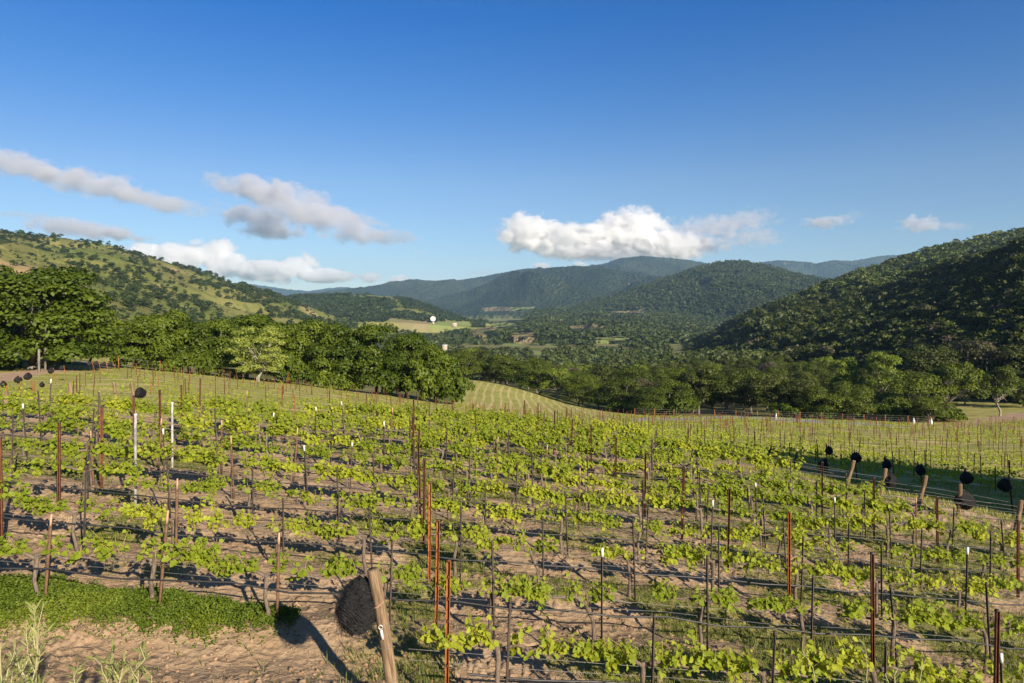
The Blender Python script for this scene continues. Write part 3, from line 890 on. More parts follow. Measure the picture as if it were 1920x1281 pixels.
# the woodland rows behind them
cells = []
for d in np.geomspace(185, 560, 20):
    st = 8.5 + d * 0.020
    X0 = (870 - CX) / F * d; X1 = (1990 - CX) / F * d
    for X in np.arange(X0, X1, st):
        cells.append((X + random.uniform(-3, 3), d + random.uniform(-4, 4)))
n_band = 0
for X, d in cells:
    px = CX + F * X / d
    front = np.interp(px, [860, 960, 1080, 1130, 1200, 1400, 1700, 1800, 1920, 2000], [235, 245, 228, 205, 190, 190, 200, 212, 205, 205])
    hillfoot = np.interp(px, [1230, 1300, 1500, 1700, 1920, 2500], [640, 560, 370, 270, 215, 150])
    if d < front or (px > 1230 and d > hillfoot + 30) or n_band > 215: continue
    z = gz(X, d)
    topcap = np.interp(px, [860, 960, 1060, 1200, 1400, 1600, 1920], [642, 640, 655, 672, 668, 655, 640])
    H = random.uniform(8.5, 13.5)
    if HY - (z + H) * F / d < topcap: H = max(5.0, -(topcap - HY) / F * d - z + random.uniform(-1, 0.5))
    kind = random.choice(["oak", "dark", "oak", "dark", "oak", "bright"] if random.random() < .5 else ["oak", "dark"])
    k = random.randrange({"oak": 5, "dark": 3, "bright": 1}[kind])
    zone = "left" if px < 1100 else ("middle" if px < 1450 else "right")
    lab = {"oak": "mid green oak", "dark": "dark green tree", "bright": "pale green tree"}[kind] + {"left": " in the wood beyond the striped grass slope", "middle": " in the wood behind the grove of bare trunks", "right": " in the shaded wood at the foot of the right hill"}[zone]
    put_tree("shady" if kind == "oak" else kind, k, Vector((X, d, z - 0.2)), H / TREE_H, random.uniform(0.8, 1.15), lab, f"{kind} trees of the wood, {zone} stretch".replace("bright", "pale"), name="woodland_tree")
    n_band += 1
# oaks standing on the rise to the right of the viewer: they shade the bank beyond the vines
for i, (X, Y, H, wd) in enumerate([(40, 18, 14.5, 1.15), (50, 11, 16, 1.25), (33, 25.5, 10.5, 0.9), (26.5, 17, 12.6, 1.0), (31, 12, 14.5, 1.1)]):
    put_tree("oak", i, Vector((X, Y, gz(X, Y))), H / TREE_H, wd, ["oak beyond the right edge that shades the net posts", "taller oak beyond the right edge, farther from the vines", "small oak beyond the right edge nearest the shaded bank", "oak beyond the right edge closest to the vines", "oak beyond the right edge between two larger ones"][i], None)


# --- woodland in the distance: single trees as small meshes, the mass as one mesh per wood
def far_template(seed, nq, mat, size=0.3):
    """unit tree: 1 high, ~1 wide"""
    rng = np.random.default_rng(seed)
    C, Nr, T, _ = crown_data(rng, 0.40, 0.36, 0.52, 9, nq // 9, 0.22, size, 0.85)
    V, q = leaf_quads(C, Nr, size, rng, 0.5)
    return V, q, np.repeat(T, 4)


TPL_MID = [far_template(70 + k, 260, None, 0.075) for k in range(4)]
TPL_LOW = [far_template(80 + k, 70, None, 0.14) for k in range(4)]
TPL_MIN = [far_template(90 + k, 30, None, 0.22) for k in range(4)]


def scatter_mass(name, pts, hs, tpls, mat, seed=1):
    rng = np.random.default_rng(seed)
    Vs = []; Qs = []; Ts = []; n = 0
    pick = rng.integers(0, len(tpls), len(pts))
    for k, (V, q, T) in enumerate(tpls):
        idx = np.where(pick == k)[0]
        if not len(idx): continue
        a = rng.uniform(0, 6.28, len(idx)); h = hs[idx]; wd = h * rng.uniform(0.9, 1.35, len(idx))
        c, s_ = np.cos(a), np.sin(a)
        x = V[None, :, 0] * c[:, None] - V[None, :, 1] * s_[:, None]
        y = V[None, :, 0] * s_[:, None] + V[None, :, 1] * c[:, None]
        P = np.stack([x * wd[:, None], y * wd[:, None], np.broadcast_to(V[None, :, 2], x.shape) * h[:, None]], -1) + pts[idx][:, None, :]
        Vs.append(P.reshape(-1, 3))
        m = len(idx)
        Qs.append((q[None] + (np.arange(m) * len(V))[:, None, None]).reshape(-1, 4) + n)
        Ts.append((T[None] * 0.5 + rng.uniform(0, 1.0, m)[:, None]).ravel())
        n += m * len(V)
    me = mesh_from(name, np.concatenate(Vs), [np.concatenate(Qs)], [mat], {"tint": np.concatenate(Ts)})
    return tag(ob(name, me), kind="stuff")


def tpl_mesh(nm, tpls, mat):
    return [mesh_from(nm, V, [q], [mat], {"tint": T}) for V, q, T in tpls]


def vis(P, pad=30):
    u = CX + F * P[:, 0] / P[:, 1]; v = HY - F * P[:, 2] / P[:, 1]
    return (u > -pad) & (u < 1920 + pad), u, v


HILLOAK = tpl_mesh("hill_oak", TPL_MID, M_HILLOAK)
FORTREE = tpl_mesh("forest_tree", TPL_MID, M_OAKD)

# left hill: dotted oaks
rng = np.random.default_rng(31)
a = rng.random(9000); t = rng.random(9000) ** 0.85
P = hillA.sample(a, t * 1.02)
dens = fbm(P[:, 0] / 60, P[:, 1] / 95, 4, 2)
keep = rng.random(len(P)) < smooth(0.50, 0.66, dens + 0.05 * (t < 0.35) + 0.04 * (t > 0.97)) * 0.62 + 0.07
ok, u, v = vis(P)
keep &= ok & (u > -20) & (u < 690)
P = P[keep]; u = u[keep]; v = v[keep]; t = t[keep]
hs = (3.2 + 8.6 * rng.random(len(P)) ** 1.5) * np.clip(0.8 + P[:, 1] / 4000, 0.8, 1.3)
ao = np.argsort(-(hs / P[:, 1]))
# prefer those that show above the near trees
vis_mask = v < np.interp(u, [0, 130, 180, 260, 330, 420, 560, 640, 720], [520, 500, 585, 590, 585, 595, 600, 605, 615])
ao = ao[vis_mask[ao]]
N_HILL = 290
for j in ao[:N_HILL]:
    o = ob("hillside_oak", HILLOAK[j % 4], loc=P[j] - np.array([0, 0, hs[j] * 0.12]), rot=(0, 0, j * 1.7), scale=(hs[j] * 1.15, hs[j] * 1.15, hs[j]))
    z = "along the skyline of the sunlit left hill" if t[j] > 0.93 else ("on the upper slope of the sunlit left hill" if t[j] > 0.6 else "on the lower slope of the sunlit left hill")
    tag(o, "round dark oak dotted " + z, "tree", "oaks dotted " + z)
rest = np.setdiff1d(np.arange(len(P)), ao[:N_HILL])
P2 = P[rest].copy(); P2[:, 2] -= hs[rest] * 0.12
ab = rng.random(9000); tb = rng.random(9000) ** 0.9
Pb_ = hillA.sample(ab, tb * 1.01)
okb, ub, vb = vis(Pb_)
kb = okb & (fbm(Pb_[:, 0] / 45, Pb_[:, 1] / 70, 3, 5) > 0.53)
Pb_ = Pb_[kb]; hb_ = 1.2 + 2.2 * rng.random(len(Pb_)) ** 2; Pb_[:, 2] -= hb_ * .25
scatter_mass("hillside_brush", Pb_, hb_, TPL_MIN, M_BRUSH, 9)
scatter_mass("scattered_oak_woods", P2, hs[rest], TPL_LOW, M_HILLOAK, 3)

# right shaded slope: close forest
rng = np.random.default_rng(33)
a = rng.random(9000); t = rng.random(9000) ** 1.0
P = hillG.sample(a, t * 1.03)
ok, u, v = vis(P, 60)
P = P[ok]; t = t[ok]; u = u[ok]
hs = (3.5 + 9.0 * rng.random(len(P)) ** 1.4) * np.clip(P[:, 1] / 500, 0.75, 1.25)
# thin by spacing
order = rng.permutation(len(P)); cellset = {}; sel = []
for j in order:
    sp = hs[j] * 0.5
    c = (int(P[j, 0] // sp), int(P[j, 1] // sp))
    if cellset.get(c, 0) < 1:
        cellset[c] = 1; sel.append(j)
sel = np.array(sel)
big = sel[np.argsort(-(hs[sel] / P[sel, 1]))]
N_FOR = 295
for j in big[:N_FOR]:
    o = ob("forest_tree", FORTREE[j % 4], loc=P[j] - np.array([0, 0, hs[j] * 0.12]), rot=(0, 0, j * 1.3), scale=(hs[j] * 1.1, hs[j] * 1.1, hs[j] * rng.uniform(0.9, 1.25)))
    z = "lower part" if t[j] < 0.33 else ("middle part" if t[j] < 0.7 else "upper part")
    tag(o, f"dark tree in the close forest on the {z} of the shaded right slope", "tree", f"forest trees on the {z} of the shaded slope")
r2 = big[N_FOR:]
P2 = P[r2].copy(); P2[:, 2] -= hs[r2] * 0.12
scatter_mass("shaded_slope_forest", P2, hs[r2], TPL_MID[:2] + TPL_LOW[:2], M_OAKD, 4)

# back right slope
def mass_on(hill, name, n, seed, h0, h1, tpls, mat, tmin=0.0, thr=None, scale=200, pad=40):
    rng = np.random.default_rng(seed)
    a = rng.random(n); t = tmin + (1.02 - tmin) * rng.random(n)
    P = hill.sample(a, t)
    ok, u, v = vis(P, pad)
    if thr is not None:
        ok &= fbm(P[:, 0] / scale, P[:, 1] / scale, 4, seed % 7) > thr - 0.1 * rng.random(n)
    ok &= tree_clear(P, 0.8 * h1)
    P = P[ok]
    hs = rng.uniform(h0, h1, len(P)); P[:, 2] -= hs * 0.2
    return scatter_mass(name, P, hs, tpls, mat, seed)


M_SLOPE = leaf_mat("sunny_slope_foliage", (0.060, 0.088, 0.020), (0.160, 0.190, 0.045), 0.15, None, 0.006)  # foliage colour lightened so the back slope reads as sunlit
mass_on(hillF, "back_slope_forest", 8500, 41, 6, 15, TPL_LOW, M_SLOPE)
mass_on(hillB, "oak_spur_forest", 6500, 42, 9, 16, TPL_MIN, M_HILLOAK, thr=0.44, scale=160)
mass_on(hillI, "valley_spur_forest", 6500, 43, 10, 17, TPL_MIN, M_FARFOR, thr=0.34)
mass_on(hillD, "wooded_hill_forest", 15000, 44, 10, 18, TPL_MIN, M_FARFOR, thr=0.36, scale=300)

# valley floor
rng = np.random.default_rng(46)
n = 15000
d = np.exp(rng.uniform(math.log(420), math.log(3400), n))
u = rng.uniform(420, 1520, n)
X = (u - CX) / F * d
z = height(X, d, False)
v = HY - z * F / d
keep = np.ones(n, bool)
keep &= tree_clear(np.stack([X, d, z], 1), 11.0)
keep &= fbm(X / 120, d / 260, 4, 3) > 0.40
keep &= ~((u > 1250) & (d > np.interp(u, [1230, 1300, 1520], [700, 620, 420])))
P = np.stack([X, d, z - 1.5], 1)[keep]
hs = rng.uniform(7, 13.5, len(P))
nearm = P[:, 1] < 1000
scatter_mass("valley_woods", P[nearm], hs[nearm], TPL_LOW, M_FARFOR, 5)
scatter_mass("far_valley_woods", P[~nearm], hs[~nearm], TPL_MIN, M_FARFOR, 6)

# ------------------------------------------------------------------ dish antenna and far buildings
M_ROOF = plain_mat("pale_roof", (0.55, 0.54, 0.52), (0.66, 0.65, 0.63), 1.0)
M_WALLB = plain_mat("buff_wall", (0.40, 0.33, 0.25), (0.50, 0.42, 0.33), 1.0)
M_WIN = plain_mat("window_glass", (0.03, 0.035, 0.04), (0.05, 0.055, 0.06), 1.0, 0.15, 0.5)
d = 1700
p = pix(812, 598, d); R = 6.2
b = MB()
rings = 8; seg = 28; V = []
for i in range(rings + 1):
    r = R * i / rings
    for j in range(seg):
        t = 2 * math.pi * j / seg
        V.append((r * math.cos(t), -0.25 * (r / R) ** 2 * R * 0.6 + 0.0, r * math.sin(t)))
q = [(i * seg + j, (i + 1) * seg + j, (i + 1) * seg + (j + 1) % seg, i * seg + (j + 1) % seg) for i in range(rings) for j in range(seg)]
b.add(V, [np.array(q)])
root = tag(ob("dish_antenna", None, loc=p), "big white round dish antenna standing in the far valley", "antenna")
ob("dish", b.mesh("dish", [M_WHITE], True), root, rot=(math.radians(-14), 0, math.radians(8)))
b = MB()
b.tube([(0, 3, -R - 8), (0, 3, -1)], [1.6, 1.0], 10); b.box((-2.4, 1, -R - 8), (2.4, 6, -R - 1))
ob("pedestal", b.mesh("pedestal", [M_WALLB]), root)
b = MB()
for s_ in (-1, 0, 1):
    b.tube([(s_ * 5, -2.0, -4 + abs(s_) * 2), (0, -6, 0)], [0.25, 0.2], 5)
ob("feed_support", b.mesh("feed_support", [M_DARK]), root)
for px, py, d, wx, hz, lab in ((834, 648, 900, 6, 2.0, "white roofed barn low in the valley behind the oak clump"), (852, 607, 1650, 11, 2.5, "pale low building right of the dish antenna"),
                               (1243, 580, 3000, 14, 5, "pale farmhouse beside the far hillside field"), (1016, 583, 3200, 12, 4, "small pale house beside the green far field")):
    p = pix(px, py, d)
    r = tag(ob("farm_building", None, loc=p, rot=(0, 0, 0.2)), lab, "building")
    b = MB(); b.box((-wx / 2, -wx / 4, -hz - 6), (wx / 2, wx / 4, 0)); ob("wall", b.mesh("wall", [M_WALLB]), r)
    b = MB(); e = wx * 0.03
    b.add([(-wx / 2 - e, -wx / 4 - e, -.01), (wx / 2 + e, -wx / 4 - e, -.01), (wx / 2 + e, wx / 4 + e, -.01), (-wx / 2 - e, wx / 4 + e, -.01), (-wx / 2 - e, 0, hz * .55), (wx / 2 + e, 0, hz * .55)],
          [np.array([(0, 1, 5, 4), (2, 3, 4, 5), (3, 2, 1, 0)]), np.array([(0, 4, 3), (1, 2, 5)])])
    ob("roof", b.mesh("roof", [M_ROOF]), r)
    for k in (-1, 1):
        b = MB(); b.box((k * wx * .25 - wx * .05, -wx / 4 - .12, -hz * .7), (k * wx * .25 + wx * .05, -wx / 4 + .05, -hz * .35)); ob("window", b.mesh("window", [M_WIN]), r)

# ------------------------------------------------------------------ grapevines
ROWD = 1.6
SLOPE = -0.124
LEAF_OUT = np.array([(0.0, 0.0), (0.20, -0.10), (0.46, 0.02), (0.40, 0.26), (0.60, 0.50), (0.36, 0.62), (0.30, 0.86), (0.0, 1.10)])


def leaf_batch(P, Dr, Nrm, size, rng):
    """lobed vine leaves at P (petiole), growing along Dr with face normal Nrm: two folded halves each"""
    n = len(P)
    Dr = Dr / (np.linalg.norm(Dr, axis=1, keepdims=True) + 1e-9)
    S = np.cross(Dr, Nrm); S /= np.linalg.norm(S, axis=1, keepdims=True) + 1e-9
    Nn = np.cross(S, Dr)
    L = LEAF_OUT
    k = len(L)
    V = np.zeros((n, 2 * k - 2, 3))
    fold = rng.uniform(0.05, 0.45, n)[:, None]
    curl = rng.uniform(-0.1, 0.5, n)[:, None]
    sz = size[:, None]
    for j in range(k):
        x, y = L[j]
        V[:, j] = P + sz * (S * x + Dr * y + Nn * (fold * x - curl * y * y * 0.45))
    for j in range(1, k - 1):
        x, y = L[j]
        V[:, k + j - 1] = P + sz * (-S * x + Dr * y + Nn * (fold * x - curl * y * y * 0.45))
    f1 = np.arange(k)
    f2 = np.array([0] + [k - 1] + [k + j - 1 for j in range(k - 2, 0, -1)])
    off = (np.arange(n) * (2 * k - 2))[:, None]
    return V.reshape(-1, 3), f1[None] + off, f2[None] + off, 2 * k - 2


def make_vine(seed, vigor=1.0, up=0.0, leafscale=1.0, near=False):
    rng = np.random.default_rng(seed)
    h = rng.uniform(0.47, 0.56)
    tw = MB()
    bx, by = rng.normal(0, 0.03, 2)
    lean = rng.normal(0, 0.05)
    tw.tube([(0, 0, -0.12), (bx * .5, by * .5, h * .25), (bx, by, h * .55), (lean * .8, by * .5, h * .85), (lean, 0, h + 0.02)],
            [0.034, 0.024, 0.021, 0.024, 0.021], 7)
    arms = []; shoots = []
    for s in (-1, 1):
        pts = [(lean, 0, h - 0.02)]
        L = rng.uniform(0.52, 0.68)
        for i in range(1, 7):
            x = lean + s * L * i / 6
            pts.append((x, rng.normal(0, 0.018), h + 0.03 + rng.normal(0, 0.016) + SLOPE * x))
        a = MB(); a.tube(pts, [0.020, 0.018, 0.015, 0.013, 0.012, 0.010, 0.007], 6)
        arms.append(a)
        shoots += [Vector(pts[i]) + Vector((rng.normal(0, .02), rng.normal(0, .03), 0)) for i in (2, 3, 4, 5, 6)] + [Vector(pts[i]) for i in range(1, 7)] + [(Vector(pts[i]) + Vector(pts[i - 1])) / 2 for i in range(2, 7)]
    shoots.append(Vector((lean, 0, h)))
    P = []; D = []; Nr = []; S = []
    cane = MB()
    gaps = [(rng.uniform(-0.65, 0.65), rng.uniform(0.03, 0.10)) for _ in range(3 if near else 1)]
    for sp in shoots:
        if any(abs(sp.x - g0) < gw for g0, gw in gaps) or rng.random() > 0.97 * vigor: continue
        L = rng.uniform(0.08, 0.25) * vigor * (1 + up) * (1.5 if rng.random() < 0.12 else 1)
        dr = Vector((rng.normal(0, 0.45), rng.normal(0, 0.45) - 0.08, 1.0 if rng.random() < 0.72 + up else -0.3)).normalized()
        p1 = sp + dr * L * 0.5; p2 = sp + dr * L + Vector((rng.normal(0, .04), rng.normal(0, .04), -0.03))
        cane.tube([sp, p1, p2], [0.005, 0.004, 0.002], 4, False)
        nl = rng.integers(9, 16)
        for i in range(nl):
            t = (i + 0.8) / nl
            q = sp.lerp(p1, min(1, t * 2)) if t < .5 else p1.lerp(p2, t * 2 - 1)
            az = rng.uniform(0, 6.28)
            out = Vector((math.cos(az), math.sin(az), rng.uniform(-0.5, 0.4)))
            size = rng.uniform(0.036, 0.076) * leafscale * (1.1 - 0.45 * t)
            P.append(q + out * 0.028); D.append(out + Vector((0, 0, -0.35)))
            Nr.append(Vector((rng.normal(0, .5) + 0.25, rng.normal(0, .5) - 0.55, 0.75)))
            S.append(size)
    P = np.array(P); D = np.array(D); Nr = np.array(Nr); S = np.array(S)
    V, f1, f2, k = leaf_batch(P, D, Nr, S, rng)
    T = np.repeat(rng.uniform(0, 0.55, len(P)), k)
    V, T = V, T
    n0 = len(V)
    cm = np.concatenate(cane.V) if cane.V else np.zeros((0, 3))
    Vc = np.concatenate(cane.V); qc = np.concatenate(cane.Fc[4]) + n0
    fol = mesh_from("vine_foliage", np.concatenate([V, Vc]), [f1, f2, qc], [M_VINE, M_CANE], {"tint": np.concatenate([T, np.zeros(len(Vc))])}, False, np.concatenate([np.zeros(len(f1) * 2), np.ones(len(qc))]))
    canes = None
    return tw.mesh("vine_trunk", [M_BARK], True), [a.mesh("vine_cordon", [M_BARK], True) for a in arms], fol, canes, (V, f1, f2, T)


VINES = [make_vine(200 + k, [1.1, 1.25, 1.0, 1.15, 1.1, 1.25, 0.95, 1.2, 1.1, 1.05][k], [0.1, .25, 0.1, .35, 0.1, .2, 0.1, .3, .2, 0.1][k], 1.12) for k in range(10)]


VINES_NEAR = [make_vine(300 + k, [1.0, 1.05, 0.86, 0.98, 1.1, 0.9, 1.02, 0.95][k], [0.1, .25, 0, .3, 0.1, .2, 0, .3][k], 0.93, True) for k in range(8)]
VINES_FAR = VINES
VINES = VINES_FAR + VINES_NEAR


def vine_proto(k):
    tm, am, fm, cm, _ = VINES[k]
    r = ob("grapevine", None)
    t = ob("trunk", tm, r)
    for a in am: ob("cordon", a, t)
    ob("foliage", fm, r)
    return r


rows = []
NEAR = []        # all the places for vines: (row, X, Y, px)
for i in range(0, 17):
    D = 6.4 + ROWD * i
    st = {0: -0.07 - 1.19, 1: -0.22}.get(i, -0.3 + (i * 0.37) % 1.19)
    xs = []
    for k in range(-16, 22):
        X = st + 1.19 * k + random.uniform(-0.09, 0.09)
        if i == 0 and X < -0.3: continue
        Y = D + 0.107 * X
        if Y < 4: continue
        px = CX + F * X / Y
        if -130 < px < 2060 and Y < float(v_edge(px)):
            xs.append((i, X, Y, px))
    NEAR += sorted(xs, key=lambda q: q[1])

protos = {}
WEAK = lambda X, Y: float(fbm(np.array([X * 0.35]), np.array([Y * 0.35]), 2, 4)[0])
inview = [q for q in NEAR if -20 < q[3] < 1940]
inview.sort(key=lambda q: q[2])
N_VINE = 298
things = set((q[0], round(q[1], 4)) for q in inview[:N_VINE])
count = {}
mass_V = []; mass_f = {}; mass_T = []; mass_n = 0
mrng = np.random.default_rng(77)


def add_mass(V, f1, f2, T):
    global mass_n
    mass_V.append(V); mass_T.append(T)
    mass_f.setdefault(8, []).append(f1 + mass_n); mass_f[8].append(f2 + mass_n)
    mass_n += len(V)


for (i, X, Y, px) in NEAR:
    z = gz(X, Y)
    wk = WEAK(X, Y)
    k = random.choice([1, 3, 5, 7, 0, 8]) if wk > 0.52 else random.choice([0, 2, 4, 6, 8, 9, 1])
    if i < 4 or (i < 8 and random.random() < 0.55): k = 10 + random.randrange(8)
    sc = random.uniform(0.92, 1.1) * (1.0 + 0.15 * smooth(9, 20, Y))
    ang = math.atan2(0.107, 1.0)
    if (i, round(X, 4)) in things:
        n_ = count[i] = count.get(i, 0) + 1
        if k not in protos:
            protos[k] = r = vine_proto(k)
            r.location = (X, Y, z); r.rotation_euler = (0, 0, ang); r.scale = (sc,) * 3
        else:
            r = copy_tree(protos[k], (X, Y, z), (0, 0, ang), (sc,) * 3)
        if i == 0:
            lab = f"grapevine in the front row, {ordinal(n_)} to the right of the leaning wooden end post"
        else:
            lab = f"grapevine in the {ordinal(i + 1)} row from the front, {ordinal(n_)} from the photo's left edge"
        tag(r, lab, "grapevine", "grapevines in the trellis rows")
    elif Y > 9 or not (-20 < px < 1940):
        V, f1, f2, T = VINES[k][4]
        c, s_ = math.cos(ang), math.sin(ang)
        W = np.stack([V[:, 0] * c - V[:, 1] * s_, V[:, 0] * s_ + V[:, 1] * c, V[:, 2]], 1) * sc + np.array([X, Y, z])
        add_mass(W, f1, f2, T + mrng.random() * 0.5)
        b = MB()

# low young vines of the further blocks, all in one mass
def far_vine_rows():
    rngf = np.random.default_rng(12)
    out = []
    for D in np.arange(34, 152, 2.4):
        for X in np.arange(-95, 115, 1.3):
            Y = D + 0.107 * X
            px = CX + F * X / Y
            if not (-30 < px < 1950) or Y < float(d_edge(px)) + 4: continue
            leftb = px < 900
            if leftb:
                if Y > 125 or X < np.interp(Y, [38, 45, 112, 130], [-28, -31, -62, -70]): continue
                if rngf.random() > 0.22: continue
            else:
                lim = np.interp(px, [900, 1130, 1200, 1780, 1920], [95, 140, 150, 148, 160])
                if Y > lim: continue
                if rngf.random() > ((0.85 if Y < 70 else 0.62) if px > 1150 else 0.28): continue
            if fbm(np.array([X * .12]), np.array([Y * .12]), 2, 2)[0] < (0.25 if Y < 70 else 0.36): continue
            out.append((X + rngf.normal(0, .1), Y + rngf.normal(0, .08), px))
    return out


FARV = far_vine_rows()
rngf = np.random.default_rng(13)
for X, Y, px in FARV:
    z = gz(X, Y)
    n_ = 16 if px > 1150 else 11
    P = np.stack([rngf.normal(0, 0.34, n_), rngf.normal(0, 0.10, n_), 0.42 + rngf.normal(0, 0.10, n_)], 1)
    Dv = rngf.normal(0, 1, (n_, 3)); Nv = rngf.normal(0, .5, (n_, 3)) + np.array([0.2, -0.6, 0.7])
    V, f1, f2, kk = leaf_batch(P + np.array([X, Y, z]), Dv, Nv, rngf.uniform(0.09, 0.17, n_), rngf)
    add_mass(V, f1, f2, np.repeat(rngf.uniform(0, .5, n_), kk))
me = mesh_from("far_vine_foliage", np.concatenate(mass_V), [np.concatenate(mass_f[8])], [M_VINE], {"tint": np.concatenate(mass_T)})
tag(ob("vineyard_foliage", me), kind="stuff")


# ------------------------------------------------------------------ stakes and posts
def stake_meshes(kind):
    b = MB()
    if kind == "dark":        # thin T section steel stake
        b.box((-.012, -.003, -.3), (.012, .003, 1.0)); b.box((-.003, -.02, -.3), (.003, -.0031, 1.0))
        body = b.mesh("stake_body", [M_DARK]); t = MB(); t.box((-.013, -.020, 1.001), (.013, .004, 1.05)); tip = t.mesh("stake_tip", [M_DARK])
    elif kind == "white":
        b.box((-.012, -.003, -.3), (.012, .003, .95)); b.box((-.003, -.02, -.3), (.003, -.0031, .95))
        body = b.mesh("stake_body", [M_DARK]); t = MB(); t.box((-.013, -.019, .951), (.013, .005, 1.05)); tip = t.mesh("stake_tip", [M_WHITE])
    elif kind == "wood":
        b.box((-.013, -.013, -.3), (.013, .013, 0.93)); body = b.mesh("stake_body", [M_STAKEW]); t = MB(); t.tube([(0, 0, .931), (0.002, 0, 1.07)], [.014, .009], 5); tip = t.mesh("stake_tip", [M_PINK])
    elif kind == "rust":      # rolled angle section post with punched edge
        b.box((-.018, -.003, -.4), (.018, .003, 1.0)); b.box((-.018, -.034, -.4), (-.013, -.0031, 1.0)); b.box((.013, -.034, -.4), (.018, -.0031, 1.0))
        body = b.mesh("post_body", [M_RUST]); t = MB(); t.box((-.020, -.037, 1.0), (.020, .005, 1.012)); 
        for k in range(6): t.box((-.006, -.038, 0.14 + k * .15), (.006, -.0032, 0.155 + k * .15))
        tip = t.mesh("post_clips", [M_RUSTD])
    elif kind == "brown":
        b.box((-.017, -.003, -.4), (.017, .003, 1.0)); b.box((-.017, -.032, -.4), (-.012, -.0031, 1.0)); b.box((.012, -.032, -.4), (.017, -.0031, 1.0))
        body = b.mesh("post_body", [M_RUSTD]); t = MB(); t.box((-.018, -.034, 1.0), (.018, .005, 1.012)); tip = t.mesh("post_clips", [M_DARK])
    elif kind == "pale":
        b.tube([(0, 0, -.3), (0, 0, 1.0)], [.022, .020], 8); body = b.mesh("post_body", [M_GREYW]); t = MB(); t.tube([(0, 0, 1.0), (0, 0, 1.015)], [.024, .02], 8); tip = t.mesh("post_cap", [M_WHITE])
    return body, tip


SM = {k: stake_meshes(k) for k in ("dark", "white", "wood", "rust", "brown", "pale")}
TIPNAME = {"dark": "tip", "white": "tip", "wood": "tip", "rust": "clips", "brown": "clips", "pale": "cap"}
CATNAME = {"dark": ("vine_stake", "stake"), "white": ("vine_stake", "stake"), "wood": ("vine_stake", "stake"), "rust": ("steel_post", "post"), "brown": ("steel_post", "post"), "pale": ("white_post", "post")}


def put_stake(kind, X, Y, h, label, group, lean=(0, 0), parts=True, wide=1.0):
    nm, cat = CATNAME[kind]
    p = Vector((X, Y, gz(X, Y)))
    if not parts:
        o = ob(nm, SM[kind][0], loc=p, rot=(lean[0], lean[1], 0), scale=(wide, wide, h))
        return tag(o, label, cat, group)
    r = ob(nm, None, loc=p, rot=(lean[0], lean[1], random.uniform(-.3, .3)), scale=(wide, wide, h))
    ob("shaft", SM[kind][0], r); ob(TIPNAME[kind], SM[kind][1], r)
    return tag(r, label, cat, group)


KLAB = {"dark": "thin dark steel stake", "white": "white topped dark stake", "wood": "pale tipped brown stake"}
cnt = {}
nst = 0
for (i, X, Y, px) in NEAR:
    if not (-20 < px < 1940) or nst >= 292: continue
    if random.random() > (0.95 if i < 6 else 0.62): continue
    left = px < 760
    kind = random.choices(["dark", "white", "wood"], [0.48, 0.30, 0.22] if left else [0.78, 0.13, 0.09])[0]
    if i == 1: kind = "wood" if px < 700 else ("white" if abs(px - 1128) < 60 else "dark")
    h = random.uniform(0.82, 1.02) * (1.06 if i < 6 else 1.1)
    cnt[i, kind] = n_ = cnt.get((i, kind), 0) + 1
    put_stake(kind, X + random.uniform(0.03, 0.09), Y - random.uniform(0.02, 0.07), h, f"{KLAB[kind]} in the {ordinal(i + 1)} row from the front, {ordinal(n_)} such from the left",
              "stakes beside the vines", (random.gauss(0, .025), random.gauss(0, .035)), parts=i < 9)
    nst += 1

# taller rusted posts in columns across the near block
cnt = {}
for k in range(-4, 5):
    for i in range(0, 17):
        D = 6.4 + ROWD * i
        X = -0.58 + 5.22 * k - i * (0.26 + 0.12 * max(0, k) * (1 if k < 2 else .7) - 0.02 * min(0, k))
        Y = D + 0.107 * X - 0.05
        if Y < 5 or (i == 0 and X < -1): continue
        px = CX + F * X / Y
        if not (-15 < px < 1935) or Y > float(v_edge(px)) + 0.3: continue
        if random.random() < (0.3 if k not in (0, 1, -1) else 0) + (0.3 if i > 6 else 0): continue
        kind = "rust" if (k == 0 and i < 3) or (k == 1 and i == 2) else "brown"
        cnt[i] = n_ = cnt.get(i, 0) + 1
        put_stake(kind, X, Y, random.uniform(1.28, 1.4), f"{'orange rusted' if kind == 'rust' else 'brown rusted'} steel post in the {ordinal(i + 1)} row from the front, {ordinal(n_)} from the left",
                  "tall steel posts in the near vine rows", (random.gauss(0, .015), random.gauss(0, .02)), parts=i < 9)
for px, py, h, lab in ((254, 965, 1.5, "tall white post with a brown stake before it, left of a shorter twin"), (323, 892, 1.36, "tall white post standing alone right of the nearer white post")):
    p = ground_pix(px, py)
    put_stake("pale", p.x, p.y, h, lab, None)

